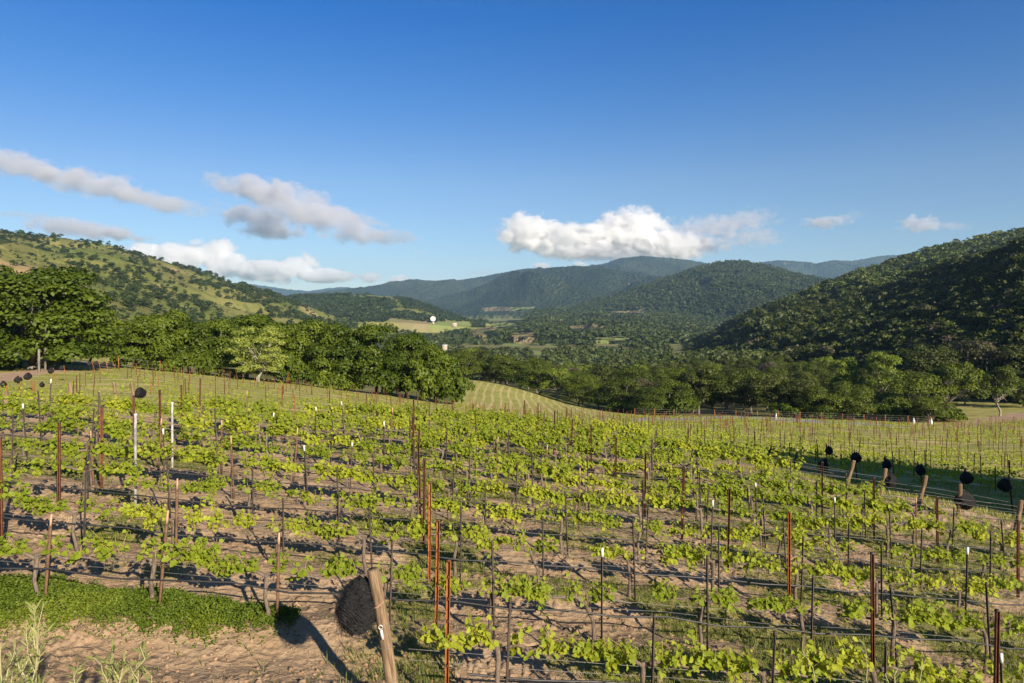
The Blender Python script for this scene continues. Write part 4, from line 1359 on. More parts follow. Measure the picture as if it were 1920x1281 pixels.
# posts of the further blocks
FP = []
rngp = np.random.default_rng(3)
for D in np.arange(33, 156, 2.4 * 1):
    st = rngp.uniform(0, 5)
    for X in np.arange(-95 + st, 115, 5.4):
        Y = D + 0.107 * X
        px = CX + F * X / Y
        if not (-10 < px < 1930) or Y < float(d_edge(px)) + 5: continue
        if px < 880:
            if Y > 124 or X < np.interp(Y, [38, 45, 112, 130], [-28, -31, -62, -70]): continue
            if rngp.random() > 0.55: continue
        else:
            lim = np.interp(px, [900, 1130, 1200, 1780, 1920], [120, 145, 150, 148, 160])
            if Y > lim: continue
        FP.append((X + rngp.normal(0, .1), Y, px))
FP.sort(key=lambda q: q[1])
mb_V = []; restp = []
npost = 0
for X, Y, px in FP:
    h = rngp.uniform(1.2, 1.65)
    if npost < 240:
        zone = "left grassy block below the oak treeline" if px < 700 else ("grassy hollow before the striped slope" if px < 1180 else "lower right vineyard block before the shaded trees")
        o = put_stake("rust" if px < 1000 and rngp.random() < .35 else "brown", X, Y, h, f"thin rusty post in the {zone}", f"rusty posts in the {zone}", (rngp.normal(0, .03), rngp.normal(0, .03)), parts=False, wide=1.0)
        o.name = "trellis_post"
        npost += 1
    else:
        restp.append((X, Y, h))
mbp = MB()
for X, Y, h in restp:
    z = gz(X, Y)
    mbp.box((X - .03, Y - .03, z - .2), (X + .03, Y + .03, z + h))
if restp:
    tag(ob("far_trellis_posts", mbp.mesh("far_trellis_posts", [M_RUSTD])), kind="stuff")

# ------------------------------------------------------------------ wooden end posts and net bundles
def end_post(name, base, top, r, label, group=None, hero=False):
    base = Vector(base); top = Vector(top)
    L = (top - base).length
    root = ob(name, None, loc=base)
    root.rotation_euler = Vector((0, 0, 1)).rotation_difference((top - base).normalized()).to_euler()
    tag(root, label, "post", group)
    b = MB()
    b.tube([(0, 0, -.5), (0, 0, L * .3), (0.01, 0, L * .7), (0, 0, L - .012), (0, 0, L)], [r * 1.04, r * 1.02, r, r * 0.98, r * 0.93], 16 if hero else 10)
    ob("shaft", b.mesh("shaft", [M_WOOD], True), root)
    return root, L


def net_mesh(seed, r, hgt, rag=0.0):
    """bundle of bird net: lumpy folded ball hanging from its top"""
    rng = np.random.default_rng(seed)
    nu, nv = 36, 26
    V = []
    ph = rng.uniform(0, 6.28, 6)
    for j in range(nv + 1):
        v = j / nv
        for i in range(nu):
            t = 2 * math.pi * i / nu
            prof = math.sin(math.pi * min(1, (v * 0.93 + 0.05))) ** 0.62 * (0.72 + 0.38 * v)
            rr = r * prof * (1 + 0.11 * math.sin(3 * t + ph[0] + 4 * v) + 0.08 * math.sin(5 * t + ph[1] - 7 * v) * math.sin(6 * v + ph[5]) + 0.05 * math.sin(13 * t + ph[2] + 9 * v) + 0.03 * math.sin(19 * t + ph[3] * v * 3))
            z = -hgt * v + 0.03 * hgt * math.sin(4 * t + ph[4])
            V.append((rr * math.cos(t), rr * math.sin(t) * 0.85, z))
    q = [(j * nu + i, j * nu + (i + 1) % nu, (j + 1) * nu + (i + 1) % nu, (j + 1) * nu + i) for j in range(nv) for i in range(nu)]
    b = MB(); b.add(V, [np.array(q), np.array([list(range(nu))[::-1]]), np.array([[nv * nu + i for i in range(nu)]])])
    return b


def mat_net():
    m, nt, out = new_mat("black_net")
    n = N(nt)
    tc = n.new("ShaderNodeTexCoord").outputs["Object"]
    wv = n.new("ShaderNodeTexWave"); wv.bands_direction = 'DIAGONAL'
    n.set(wv.inputs["Vector"], tc); wv.inputs["Scale"].default_value = 26; wv.inputs["Distortion"].default_value = 3.0; wv.inputs["Detail"].default_value = 3
    w2 = n.new("ShaderNodeTexWave"); w2.bands_direction = 'X'
    n.set(w2.inputs["Vector"], n.vmath('MULTIPLY', tc, (1, -1, -1))); w2.inputs["Scale"].default_value = 30; w2.inputs["Distortion"].default_value = 4.0
    k = n.math('MULTIPLY', wv.outputs[1], w2.outputs[1])
    c = n.mix(n.ramp(k, 0.15, 0.7), (0.008, 0.008, 0.009), (0.085, 0.082, 0.082))
    c = n.mix(n.math('MULTIPLY', n.ramp(n.noise(tc, 16, 3, 0.6), 0.68, 0.78), 0.6), c, (0.16, 0.09, 0.06))
    hb = n.bump(n.math('ADD', k, n.math('MULTIPLY', n.noise(tc, 14, 4), 2.0)), 0.8, 0.02)
    nt.links.new(n.bsdf(c, 0.75, 0.2, 0, hb), out.inputs[0])
    return m


M_NET = mat_net()


def net_strands(seed, r, hgt, n):
    rng = np.random.default_rng(seed)
    b = MB()
    for k in range(n):
        t = rng.uniform(0, 6.28); v = rng.uniform(0.05, 0.95)
        rr = r * (math.sin(math.pi * (v * 0.93 + .05)) ** 0.62) * (0.72 + .38 * v)
        p = Vector((rr * math.cos(t), rr * math.sin(t) * .85, -hgt * v))
        o = Vector((math.cos(t), math.sin(t), rng.uniform(-.8, .6)))
        tang = Vector((-math.sin(t), math.cos(t), rng.uniform(-1, 1)))
        b.tube([p, p + o * .02 + tang * .025, p + o * rng.uniform(-.01, .03) + tang * .07], [.0013, .0011, .0009], 3, False)
    return b


NETM = [net_mesh(k, 0.30, 0.56).mesh("net_ball", [M_NET], True) for k in range(3)]
TIE = MB(); TIE.tube([(0, 0, -.03), (0.0, 0.02, 0.03), (0.02, 0.10, 0.05)], [0.03, 0.022, 0.014], 6)
TIEM = TIE.mesh("net_tie", [M_HOSE])


def net(p, size, label, group, k=0):
    r = ob("net_bundle", None, loc=p, rot=(random.gauss(0, .1), random.gauss(0, .12), random.uniform(0, 6)), scale=size)
    ob("bundled_net", NETM[k % 3], r); ob("tie", TIEM, r)
    return tag(r, label, "net bundle", group)


# front end post with the big bundle
Y0 = 6.05
base = Vector((pix(748, 1300, Y0).x, Y0, 0)); base.z = gz(base.x, base.y)
top = pix(699, 1068, 5.95)
hero, L = end_post("wooden_post", base, top, 0.052, "thick leaning wooden end post with white tag in the foreground", None, True)
b = MB()
for zz in (L * .30, L * .52):
    b.tube([(0.059 * math.cos(t), 0.059 * math.sin(t), zz + 0.012 * math.sin(t)) for t in np.linspace(0, 6.283, 17)], [.0028] * 17, 4, False)
ob("wire_wrap", b.mesh("wire_wrap", [M_WIRE]), hero)
b = MB()
b.box((-.011, -.0632, L * .575), (.011, -.0602, L * .635))
b.tube([(0.016 * math.cos(t), -0.064, L * .655 + .018 * math.sin(t)) for t in np.linspace(0, 6.283, 13)], [.004] * 13, 4, False)
ob("tag", b.mesh("tag", [M_WHITE]), hero)
b = MB(); b.tube([(-.062, -.02, L * .765), (0, -.062, L * .78), (.054, -.025, L * .80)], [.006] * 3, 5); ob("strap", b.mesh("strap", [plain_mat("tan_strap", (.4, .22, .14), (.5, .28, .18), 5)]), hero)
pn = pix(676, 1084, 5.98)
big_net = tag(ob("net_bundle", None, loc=pn, rot=(0.05, 0.10, 0.3)), "large round bundle of black bird net tied to the leaning front post", "net bundle")
ob("bundled_net", net_mesh(11, 0.172, 0.47).mesh("net_ball", [M_NET], True), big_net)
ob("loose_strands", net_strands(12, 0.176, 0.48, 1300).mesh("net_strands", [M_HOSE]), big_net)
b = MB(); b.tube([(0.05, 0, -.2), (0.14, -0.06, -.16), (.17, -.03, -.15)], [.008] * 3, 5); ob("tie", b.mesh("net_tie", [M_HOSE]), big_net)

# right hand end posts of the near block (pale wood, leaning) and their nets
RP = [((1903, 1000), (1915, 938)), ((1797, 968), (1800, 917)), ((1722, 948), (1733, 906)), ((1650, 932), (1658, 893)), ((1586, 915), (1597, 878)), ((1534, 893), (1541, 866)), ((1484, 880), (1491, 859)), ((1440, 868), (1444, 848))]
RNET = {1: (1809, 938, 34), 3: (1668, 899, 27), 5: (1545, 871, 21), 7: (1450, 850, 21)}
for j, (bp, tp) in enumerate(RP):
    g = ground_pix(bp[0], bp[1], 10, 40)
    t = pix(tp[0], tp[1], g.y - 0.1)
    if (t - g).length < 0.8: t = g + (t - g).normalized() * 0.9
    end_post("wooden_post", g, t, 0.055, f"leaning wooden end post at the right rows' end, {ordinal(j + 1)} from the photo's right edge", "wooden posts at the right ends of the rows")
    if j in RNET:
        u, v, s_ = RNET[j]
        sz = s_ / F * g.y / 0.56
        net(pix(u, v - s_ * .5, g.y - 0.05), sz, f"grey black net bundle hanging on the right wooden post, {ordinal(len([q for q in RNET if q <= j]))} from the right", "net bundles on the right wooden posts", j)
# far side of the lane: rusted posts each with a black bundle
RN2 = [(1886, 911, 25, 1900, 962), (1812, 896, 22, 1803, 930), (1725, 881, 20, 1734, 918), (1663, 871, 19, 1660, 890), (1606, 858, 19, 1608, 892), (1554, 845, 16, 1552, 866)]
for j, (u, v, s_, bx, byy) in enumerate(RN2):
    d = float(np.interp(bx, [1540, 1920], [36, 26]))
    X = (bx - CX) / F * d; g = Vector((X, d, gz(X, d)))
    t = pix(u - 4 if j != 0 else u + 6, v - s_ * .75, d)
    r = ob("steel_post", None, loc=g); r.rotation_euler = (t - g).to_track_quat('Z', 'Y').to_euler(); r.scale = (1.2, 1.2, (t - g).length)
    ob("shaft", SM["brown"][0], r); ob("clips", SM["brown"][1], r)
    tag(r, f"slanting brown post across the lane carrying a net bundle, {ordinal(j + 1)} from the right edge", "post", "net posts across the lane")
    net(pix(u, v - s_ * .5, d - 0.06), s_ / F * d / 0.56, f"black net bundle on a slanting post across the lane, {ordinal(j + 1)} from the right edge", "net bundles across the lane", j)
# left: bundles along the track side of the second block
LN = [(6, 720, 11, 45), (33, 712, 12, 52), (53, 705, 12, 60), (79, 721, 9, 52), (96, 695, 9, 70), (116, 690, 8, 78), (168, 682, 8, 96), (181, 681, 8, 100), (195, 682, 7, 104), (207, 682, 7, 108)]
for j, (u, v, s_, d) in enumerate(LN):
    bx = u + 9 + (3 if j % 3 == 0 else 0)
    X = (bx - CX) / F * d; g = Vector((X, d, gz(X, d)))
    t = pix(u + 4, v - s_ * .6, d)
    if j != 3:
        r = ob("steel_post", None, loc=g); r.rotation_euler = (t - g).to_track_quat('Z', 'Y').to_euler(); r.scale = (1.3, 1.3, max(0.8, (t - g).length))
        ob("shaft", SM["rust"][0], r)
        tag(r, f"slanting rusty post with a net along the left dirt track, {ordinal(j + 1 if j < 3 else j)} from the left", "post", "net posts along the left track")
    net(pix(u, v - s_ * .5, d - .05), s_ / F * d / 0.5, f"black net bundle along the left dirt track, {ordinal(j + 1)} from the left" if j != 3 else "black net bundle hanging low, below the others along the left track", "net bundles along the left track", j)
# left back end posts of the near block
for j, (bx, byy, tx, ty, r_) in enumerate([(14, 790, 9, 735, .085), (134, 752, 131, 716, .05), (219, 762, 214, 716, .045), (253, 762, 247, 717, .05)]):
    g = at(bx, float(d_edge(bx)) + 0.6)
    t = pix(tx, ty, g.y)
    end_post("wooden_post", g, t, r_, ["weathered wooden end post at the far left under a net bundle", "short pale wooden post between two nets behind the left vines", "leaning wooden post with a dark hole behind the left vines", "wooden post holding the big net bundle behind the left vines"][j], None)
gd = float(d_edge(263)) + 0.6
net(pix(262, 727, gd), 0.56, "big black net bundle on a wooden post behind the left vines", None, 1)


# ------------------------------------------------------------------ wires and hoses of the near rows
def row_line(i, hgt, x0, x1, step, sag=0.02, seed=0, off=0.0):
    rng = np.random.default_rng(seed)
    D = 6.4 + ROWD * i
    pts = []
    for X in np.arange(x0, x1 + step, step):
        Y = D + 0.107 * X + off
        z = float(height_pd(np.array([CX + F * X / Y]), np.array([Y]))[0])
        pts.append((X, Y + rng.normal(0, .012), z + hgt + rng.normal(0, sag)))
    return pts


for i in range(0, 16):
    D = 6.4 + ROWD * i
    xs = np.linspace(-24, 24, 600); Ys = D + .107 * xs
    okx = xs[(Ys < d_edge(CX + F * xs / Ys) + 0.3) & (CX + F * xs / Ys > -250) & (CX + F * xs / Ys < 2200)]
    if not len(okx): continue
    x0, x1 = okx[0], okx[-1]
    if i == 0: x0 = -0.92
    step = 0.6
    b = MB(); b.tube(row_line(i, 0.40, x0 if i else -0.4, x1, step, 0.018, 50 + i, -0.05), [0.0105] * len(np.arange(x0 if i else -0.4, x1 + step, step)), 6, False)
    wd = "front" if i == 0 else ordinal(i + 1)
    tag(ob("irrigation_hose", b.mesh("irrigation_hose", [M_HOSE], True)), f"black drip irrigation hose strung low along the {wd} vine row", "hose", "drip hoses along the vine rows")
    b = MB(); pts = row_line(i, 0.55, x0, x1, 1.2, 0.006, 90 + i); b.tube(pts, [0.0022 if i < 6 else .003] * len(pts), 4, False)
    tag(ob("trellis_wire", b.mesh("trellis_wire", [M_WIRE])), f"thin grey trellis wire carrying the canes of the {wd} vine row", "wire", "wires along the vine rows")
    if i < 8:
        b = MB(); pts = row_line(i, 0.44, x0, x1, 1.2, 0.008, 130 + i, 0.03); b.tube(pts, [0.0022 if i < 6 else .003] * len(pts), 4, False)
        tag(ob("hose_wire", b.mesh("hose_wire", [M_WIRE])), f"thin grey wire just above the hose of the {wd} vine row", "wire", "wires along the vine rows")

# ------------------------------------------------------------------ back fences
def fence(name, pts, hp, label, nwire=4, spacing=3.0, tall=None):
    r = tag(ob(name, None, loc=pts[0]), label, "fence")
    o0 = Vector(pts[0])
    P = []
    for a_, b_ in zip(pts[:-1], pts[1:]):
        n_ = max(1, int((Vector(b_) - Vector(a_)).length / spacing))
        for k in range(n_): P.append(Vector(a_).lerp(Vector(b_), k / n_))
    P.append(Vector(pts[-1]))
    P = [Vector((p.x, p.y, gz(p.x, p.y))) for p in P]
    pm = MB(); pm.box((-.045, -.045, -.3), (.045, .045, hp)); pm = pm.mesh("fence_post", [M_RUST])
    for p in P[:100]: ob("fence_post", pm, r, loc=p - o0)
    for k in range(nwire):
        b = MB(); b.tube([tuple(p - o0 + Vector((0, 0, hp * (k + .7) / nwire))) for p in P], [.014] * len(P), 4, False)
        ob("fence_wire", b.mesh("fence_wire", [M_WIRE]), r)
    return r


fence("wire_fence", [at(222, 124), at(300, 127), at(380, 128), at(460, 128), at(540, 129)], 1.9, "rusty post and wire fence along the foot of the left oaks", 3, 3.6)
fence("wire_fence", [at(1190, 152), at(1300, 153), at(1420, 152), at(1540, 151), at(1660, 150), at(1745, 149)], 1.7, "post and wire fence behind the right vineyard block below the shaded trees", 4, 4.2)
fpm = MB(); fpm.tube([(0, 0, -.3), (0, 0, 2.6)], [.17, .15], 8); fpm = fpm.mesh("dark_post", [M_TRUNK])
for j, (px, d) in enumerate([(73, 100), (85, 104), (93, 109), (101, 114), (107, 119), (113, 128), (119, 132)]):
    o = ob("fence_post", fpm, loc=at(px, d), scale=(1, 1, 1.25))
    tag(o, f"dark upright post in the shade under the huge oak, {ordinal(j + 1)} from the left", "post", "dark posts under the huge oak")
for j, (px, d, lab) in enumerate([(1455, 140, "white grow tube standing near the back fence"), (1713, 146, "white trunk guard, left one, by the low oak"), (1746, 146, "white trunk guard, right one, by the low oak")]):
    b = MB(); b.tube([(0, 0, -.1), (.05, 0, .5), (.02, 0, 1.0)], [.22, .24, .18], 8); b.tube([(.02, 0, 1.001), (.03, 0, 1.35)], [.12, .08], 6)
    tag(ob("grow_tube", b.mesh("grow_tube", [M_WHITE], True), loc=at(px, d)), lab, "tube")


# ------------------------------------------------------------------ ground cover
def tufts(name, P, L, W, rng, mat, bend=0.5, per=1, tint=None, spread=0.05):
    """single bent blades, four vertices and two faces each"""
    n = len(P) * per
    B = np.repeat(P, per, 0) + np.concatenate([rng.normal(0, spread, (n, 2)), np.zeros((n, 1))], 1)
    a = rng.uniform(0, 6.28, n)
    dx = np.stack([np.cos(a), np.sin(a), np.zeros(n)], 1)
    sd_ = np.stack([-np.sin(a), np.cos(a), np.zeros(n)], 1)
    l = (np.repeat(L, per) * rng.uniform(0.5, 1.2, n))[:, None]
    wv = W * rng.uniform(0.7, 1.3, n)[:, None]
    bd = bend * rng.uniform(0.3, 1.3, n)[:, None]
    up = np.array([0, 0, 1.0])
    m = B + up * l * 0.6 + dx * l * 0.35 * bd
    tip = B + up * l * (1.0 - 0.3 * bd) + dx * l * bd
    V = np.stack([B - sd_ * wv, B + sd_ * wv, m + sd_ * wv * .7, m - sd_ * wv * .7, tip], 1).reshape(-1, 3)
    o = np.arange(n)[:, None] * 5
    q = np.array([[0, 1, 2, 3]]) + o; tr_ = np.array([[3, 2, 4]]) + o
    T = np.repeat((np.repeat(tint, per) if tint is not None else 0) + rng.uniform(0, .5, n), 5)
    me = mesh_from(name, V, [q, tr_], [mat], {"tint": T})
    return tag(ob(name, me), kind="stuff")


rng = np.random.default_rng(55)
n = 60000
d = 6.0 + 24 * rng.random(n) ** 1.25
u = rng.uniform(-60, 1980, n)
X = (u - CX) / F * d
ph = ((d - 0.107 * X - 6.4) / 1.6) % 1.0
strip = smooth(0.25, 0.45, np.abs(((ph + 0.32) % 1.0) - 0.5) * 2)
rightw = smooth(-4, 9, X + (d - 8) * 0.35)
wd_ = smooth(0.50, 0.66, fbm(X * 0.9, d * 0.9, 3, 6) * (0.72 + 0.28 * strip) + 0.17 * rightw + 0.02)
wd_ = wd_ * (1 - (1 - smooth(-2.2, -0.4, X)) * (1 - smooth(7.6, 8.6, d)))
keep = (rng.random(n) < wd_ * 0.85 + 0.02) & (d < d_edge(u) + 2)
X = X[keep]; d = d[keep]
P = np.stack([X, d, height(X, d) - 0.01], 1)
tufts("weeds", P, rng.uniform(0.05, 0.14, len(P)), 0.0045, rng, M_GRASS, 0.7, 4, rng.uniform(0, .8, len(P)), 0.04)
# longer grass of the further blocks
n = 52000
d = np.exp(rng.uniform(math.log(19), math.log(120), n)); u = rng.uniform(-40, 1960, n)
X = (u - CX) / F * d
d = np.where((rng.random(n) < 0.45) & (u > 1050), d_edge(u) + 1 + 32 * rng.random(n), d); X = (u - CX) / F * d
keep = (d > d_edge(u) + 0.5) & (fbm(X * .35, d * .35, 3, 3) > 0.40)
keep &= d < np.interp(u, [0, 150, 500, 850, 960, 1200, 1920], [66, 110, 120, 118, 118, 145, 145])
X = X[keep]; d = d[keep]
P = np.stack([X, d, height(X, d) - 0.02], 1)
M_GRASS2 = leaf_mat("meadow_grass", (0.22, 0.25, 0.045), (0.40, 0.37, 0.11), 0.3, None, 0.15)
tufts("meadow_grass", P, rng.uniform(0.10, 0.22, len(P)) * np.clip(d / 40, 0.8, 1.2), 0.012, rng, M_GRASS2, 0.6, 5, rng.uniform(0, .5, len(P)), 0.12)
# dry straw on the soil
n = 14000
d = 6.0 + 10 * rng.random(n); u = rng.uniform(-40, 1960, n)
X = (u - CX) / F * d
keep = fbm(X * 1.3, d * 1.3, 3, 7) > 0.5
X = X[keep]; d = d[keep]
P = np.stack([X, d, height(X, d) + 0.004], 1)
M_STRAW = plain_mat("straw", (0.42, 0.31, 0.16), (0.56, 0.44, 0.25), 3)
n = len(P); a_ = rng.uniform(0, 6.28, n); l_ = rng.uniform(.02, .09, n)
dv = np.stack([np.cos(a_) * l_, np.sin(a_) * l_, rng.uniform(-.004, .018, n)], 1); sv = np.stack([-np.sin(a_), np.cos(a_), 0 * a_], 1) * .0022
V = np.stack([P - sv, P + sv, P + dv + sv, P + dv - sv], 1).reshape(-1, 3)
tag(ob("straw_litter", mesh_from("straw_litter", V, [np.arange(n * 4).reshape(n, 4)], [M_STRAW])), kind="stuff")

# pruned canes and clods lying on the soil
rng = np.random.default_rng(58)
b = MB()
for k in range(900):
    d = 6.0 + 11 * rng.random() ** 1.3; u = rng.uniform(-30, 1950); X = (u - CX) / F * d
    a0 = rng.normal(0.1, 0.5); L = rng.uniform(.06, .32); z = gz(X, d)
    p0 = Vector((X, d, z + .006)); p2 = Vector((X + math.cos(a0) * L, d + math.sin(a0) * L, 0)); p2.z = gz(p2.x, p2.y) + rng.uniform(.004, .03)
    pm_ = p0.lerp(p2, .5) + Vector((0, rng.normal(0, .015), rng.uniform(0, .02)))
    b.tube([p0, pm_, p2], [.0035, .003, .002], 4, False)
tag(ob("cane_prunings", b.mesh("cane_prunings", [M_BARK])), kind="stuff")
n = 7000
d = 5.9 + 9 * rng.random(n) ** 1.5; u = rng.uniform(-40, 1960, n); X = (u - CX) / F * d
keep = rng.random(n) < smooth(0.42, 0.62, fbm(X * 1.1, d * 1.1, 3, 2))
X = X[keep]; d = d[keep]; n = len(X)
bm_ = bmesh.new(); bmesh.ops.create_icosphere(bm_, subdivisions=1, radius=1.0)
iv = np.array([v.co[:] for v in bm_.verts]); fi = np.array([[v.index for v in f.verts] for f in bm_.faces]); bm_.free()
sz = 0.006 + 0.024 * rng.random(n) ** 2.5
V = iv[None] * (1 + rng.normal(0, .22, (n, len(iv), 1))) * sz[:, None, None] * rng.uniform(.7, 1.3, (n, 1, 3)) * np.array([1, 1, .7])
V = V + np.stack([X, d, height(X, d) + sz * .15], 1)[:, None, :]
me = mesh_from("soil_clods", V.reshape(-1, 3), [(fi[None] + (np.arange(n) * len(iv))[:, None, None]).reshape(-1, 3)], [M_CLOD])
tag(ob("soil_clods", me), kind="stuff")

# clover carpet in the left foreground
n = 30000
u = rng.uniform(-120, 560, n); v = rng.uniform(1060, 1215, n)
topv = np.interp(u, [-120, 0, 90, 190, 300, 420, 500, 570], [1075, 1082, 1082, 1098, 1110, 1128, 1140, 1150]) + (fbm(u / 30, v / 30, 2, 1) - .5) * 16
botv = np.interp(u, [-120, 0, 90, 190, 300, 400, 470, 500, 570], [1172, 1170, 1174, 1178, 1192, 1198, 1186, 1182, 1180]) + (fbm(u / 16, v * 0, 3, 2) - .5) * 34
keep = (v > topv) & (v < botv) & (rng.random(n) < 0.25 + smooth(0, 14, botv - v) * smooth(0, 10, v - topv)) | ((v > topv - 8) & (v < botv + 16) & (rng.random(n) < 0.07))
u = u[keep]; v = v[keep]
v0 = 630 + .12 * (u - 960)
d = 3.45 * F / (v - v0); X = (u - CX) / F * d
cl = fbm(X * 5, d * 5, 3, 6)
hump = (0.015 + 0.12 * cl ** 1.5) * smooth(0, 25, v - topv[keep]) * smooth(0, 18, botv[keep] - v)
P = np.stack([X, d, height(X, d) + rng.uniform(0.0, 0.05, len(u)) + hump * rng.uniform(.4, 1.3, len(u))], 1)
V, q = leaf_quads(np.repeat(P, 3, 0) + rng.normal(0, .016, (len(P) * 3, 3)), np.tile([[0.1, -0.35, 0.8]], (len(P) * 3, 1)), 0.0135, rng, 0.6)
tag(ob("clover", mesh_from("clover", V, [q], [M_CLOVER], {"tint": np.repeat(rng.uniform(0, .45, len(P) * 3) + np.repeat(fbm(X * 2.5, d * 2.5, 3, 4), 3) * 1.1, 4)})), kind="stuff")


# ------------------------------------------------------------------ willow sprigs on the near bank
def sprig(px, py_top, d, h, seed, label, name="olive_sapling", group=None, lean=0.1, ll=0.058, dens=36, thin=False):
    rng = np.random.default_rng(seed)
    top = pix(px, py_top, d)
    base = Vector((top.x - lean * h, d + rng.uniform(-.1, .1), top.z - h))
    r = tag(ob(name, None, loc=base), label, "sapling", group)
    st = MB(); P = []; Dv = []; Nv = []; S = []
    main = [Vector((0, 0, -0.3))] + [Vector((lean * h * (t ** 1.3) + rng.normal(0, .012), rng.normal(0, .012), h * t)) for t in np.linspace(0, 1, 8)]
    st.tube(main, list(np.linspace(.0075, .0015, 9)), 5, False)
    brs = [main[1:]]
    for k in range(0 if thin else 5):
        t = rng.uniform(.15, .7); j = int(1 + t * 7)
        o = main[j]; dr = Vector((rng.normal(0, .55), rng.normal(0, .4), 1)).normalized(); L = h * rng.uniform(.22, .45)
        br = [o + dr * L * s_ + Vector((rng.normal(0, .006), 0, 0)) for s_ in np.linspace(0, 1, 5)]
        st.tube(br, list(np.linspace(.0042, .0012, 5)), 4, False)
        brs.append(br)
    for br in brs:
        n_ = int(dens * (1.0 if br is brs[0] else .45))
        for k in range(n_):
            t = rng.uniform(0.12, 1.0) * (len(br) - 1); j = min(int(t), len(br) - 2)
            p = br[j].lerp(br[j + 1], t - j); ax = (br[j + 1] - br[j]).normalized()
            az = rng.uniform(0, 6.28)
            out = (Vector((math.cos(az), math.sin(az), 0)) * .75 + ax * rng.uniform(.5, 1.2)).normalized()
            P.append(p); Dv.append(out); Nv.append(Vector((rng.normal(0, .6), -0.4 + rng.normal(0, .5), .8))); S.append(ll * rng.uniform(.55, 1.2))
    P = np.array(P); Dv = np.array(Dv); Nv = np.array(Nv); S = np.array(S)[:, None]
    Sd = np.cross(Dv, Nv); Sd /= np.linalg.norm(Sd, axis=1, keepdims=True); Nn = np.cross(Sd, Dv)
    wv = .075
    V = np.stack([P, P + S * (.35 * Dv + wv * Sd + .02 * Nn), P + S * (.72 * Dv + wv * .75 * Sd - .02 * Nn), P + S * (Dv - .10 * Nn), P + S * (.72 * Dv - wv * .75 * Sd - .02 * Nn), P + S * (.35 * Dv - wv * Sd + .02 * Nn)], 1).reshape(-1, 3)
    q = np.arange(len(P) * 6).reshape(-1, 6)
    ob("stem", st.mesh("sapling_stem", [M_WSTEM]), r)
    ob("leaves", mesh_from("sapling_leaves", V, [q], [M_WILLOW], {"tint": np.repeat(rng.uniform(0, .9, len(P)), 6)}), r)
    return r


sprig(78, 1132, 3.3, .72, 1, "tallest willow leaved sapling at the bottom left corner", lean=.08, dens=44)
sprig(15, 1195, 3.2, .5, 2, "willow leaved sapling cut by the left edge at the bottom corner", lean=-.05)
sprig(95, 1225, 3.0, .45, 3, "low sapling right below the tallest one at bottom left", lean=.05)
sprig(190, 1228, 3.1, .42, 4, "sapling with slim leaves in the middle of the bottom left group", lean=.1)
sprig(258, 1224, 3.2, .42, 5, "outermost right sapling of the bottom left group, leaning right", lean=.25)
sprig(222, 1240, 3.05, .4, 6, "small sapling just left of the outermost leaning one", lean=-.1)
sprig(140, 1250, 2.95, .4, 7, "short sapling between the low one and the middle one at bottom left", lean=.1)
sprig(290, 1252, 3.15, .35, 8, "short sapling at the right rim of the bottom left group", lean=.2)
sprig(32, 1185, 3.4, .5, 9, "thin sapling behind the one cut by the left edge", lean=.0)
sprig(1512, 1205, 4.4, .6, 21, "slim bare stemmed sapling leaning left before the front row", lean=-.22, dens=26, thin=True)
sprig(1618, 1205, 4.4, .55, 22, "upright slim sapling at the bottom right before the front row", lean=-.06, dens=34, thin=True)
sprig(1690, 1228, 4.4, .5, 23, "slim sapling with curled tips right of the upright one", lean=.1, dens=30, thin=True)
sprig(1660, 1245, 4.4, .4, 24, "short slim sapling between two taller ones at bottom right", lean=.0, dens=24, thin=True)
sprig(1722, 1222, 4.4, .5, 25, "outermost slim sapling of the bottom right group", lean=.12, dens=26, thin=True)


# ------------------------------------------------------------------ clouds (volumes) beyond the haze
def cloud_mat(name, soft, gain, scale, aniso=0.35, thr=0.0, noise_amp=1.5, col=(0.995, 0.995, 0.997)):
    m, nt, out = new_mat(name)
    n = N(nt)
    oc = n.new("ShaderNodeTexCoord").outputs["Object"]
    r = n.vmath('LENGTH', oc)
    fall = n.math('SUBTRACT', 1.0, r)
    p = n.pos()
    nz = n.noise(n.vmath('MULTIPLY', p, (1, 1, 1.35)), 1.0 / scale, 6, 0.6, 0.15)
    dn = n.math('ADD', n.math('MULTIPLY', fall, 1.5), n.math('MULTIPLY', n.math('SUBTRACT', nz, 0.5 + thr), noise_amp))
    dn = n.math('MULTIPLY', n.ramp(dn, 0.22, 0.22 + soft), n.ramp(fall, 0.0, 0.16))
    pv = n.new("ShaderNodeVolumePrincipled")
    pv.inputs["Color"].default_value = (*col, 1)
    pv.inputs["Anisotropy"].default_value = aniso
    n.set(pv.inputs["Density"], n.math('MULTIPLY', dn, gain))
    nt.links.new(pv.outputs[0], out.inputs["Volume"])
    return m


MC_CUM = cloud_mat("cumulus", 0.55, 0.010, 420, 0.1, 0.02, 2.9)
MC_STR = cloud_mat("stratus", 0.5, 0.0040, 260, 0.1, 0.075, 3.4, (0.89, 0.885, 0.925))  # grey-lilac scatter colour puts the clouds' shaded look into the material
MC_WISP = cloud_mat("wisp", 0.7, 0.0015, 240, 0.1, 0.10, 3.4, (0.88, 0.875, 0.92))
for mm in (MC_CUM, MC_STR, MC_WISP):
    mm.cycles.volume_step_rate = 0.35
ico = bpy.data.meshes.new("cloud_puff")
import bmesh
bm = bmesh.new(); bmesh.ops.create_icosphere(bm, subdivisions=3, radius=1.0); bm.to_mesh(ico); bm.free()
ICO = {}
for k_, mm in (("cum", MC_CUM), ("str", MC_STR), ("wisp", MC_WISP)):
    c_ = ico.copy(); c_.materials.clear(); c_.materials.append(mm); ICO[k_] = c_


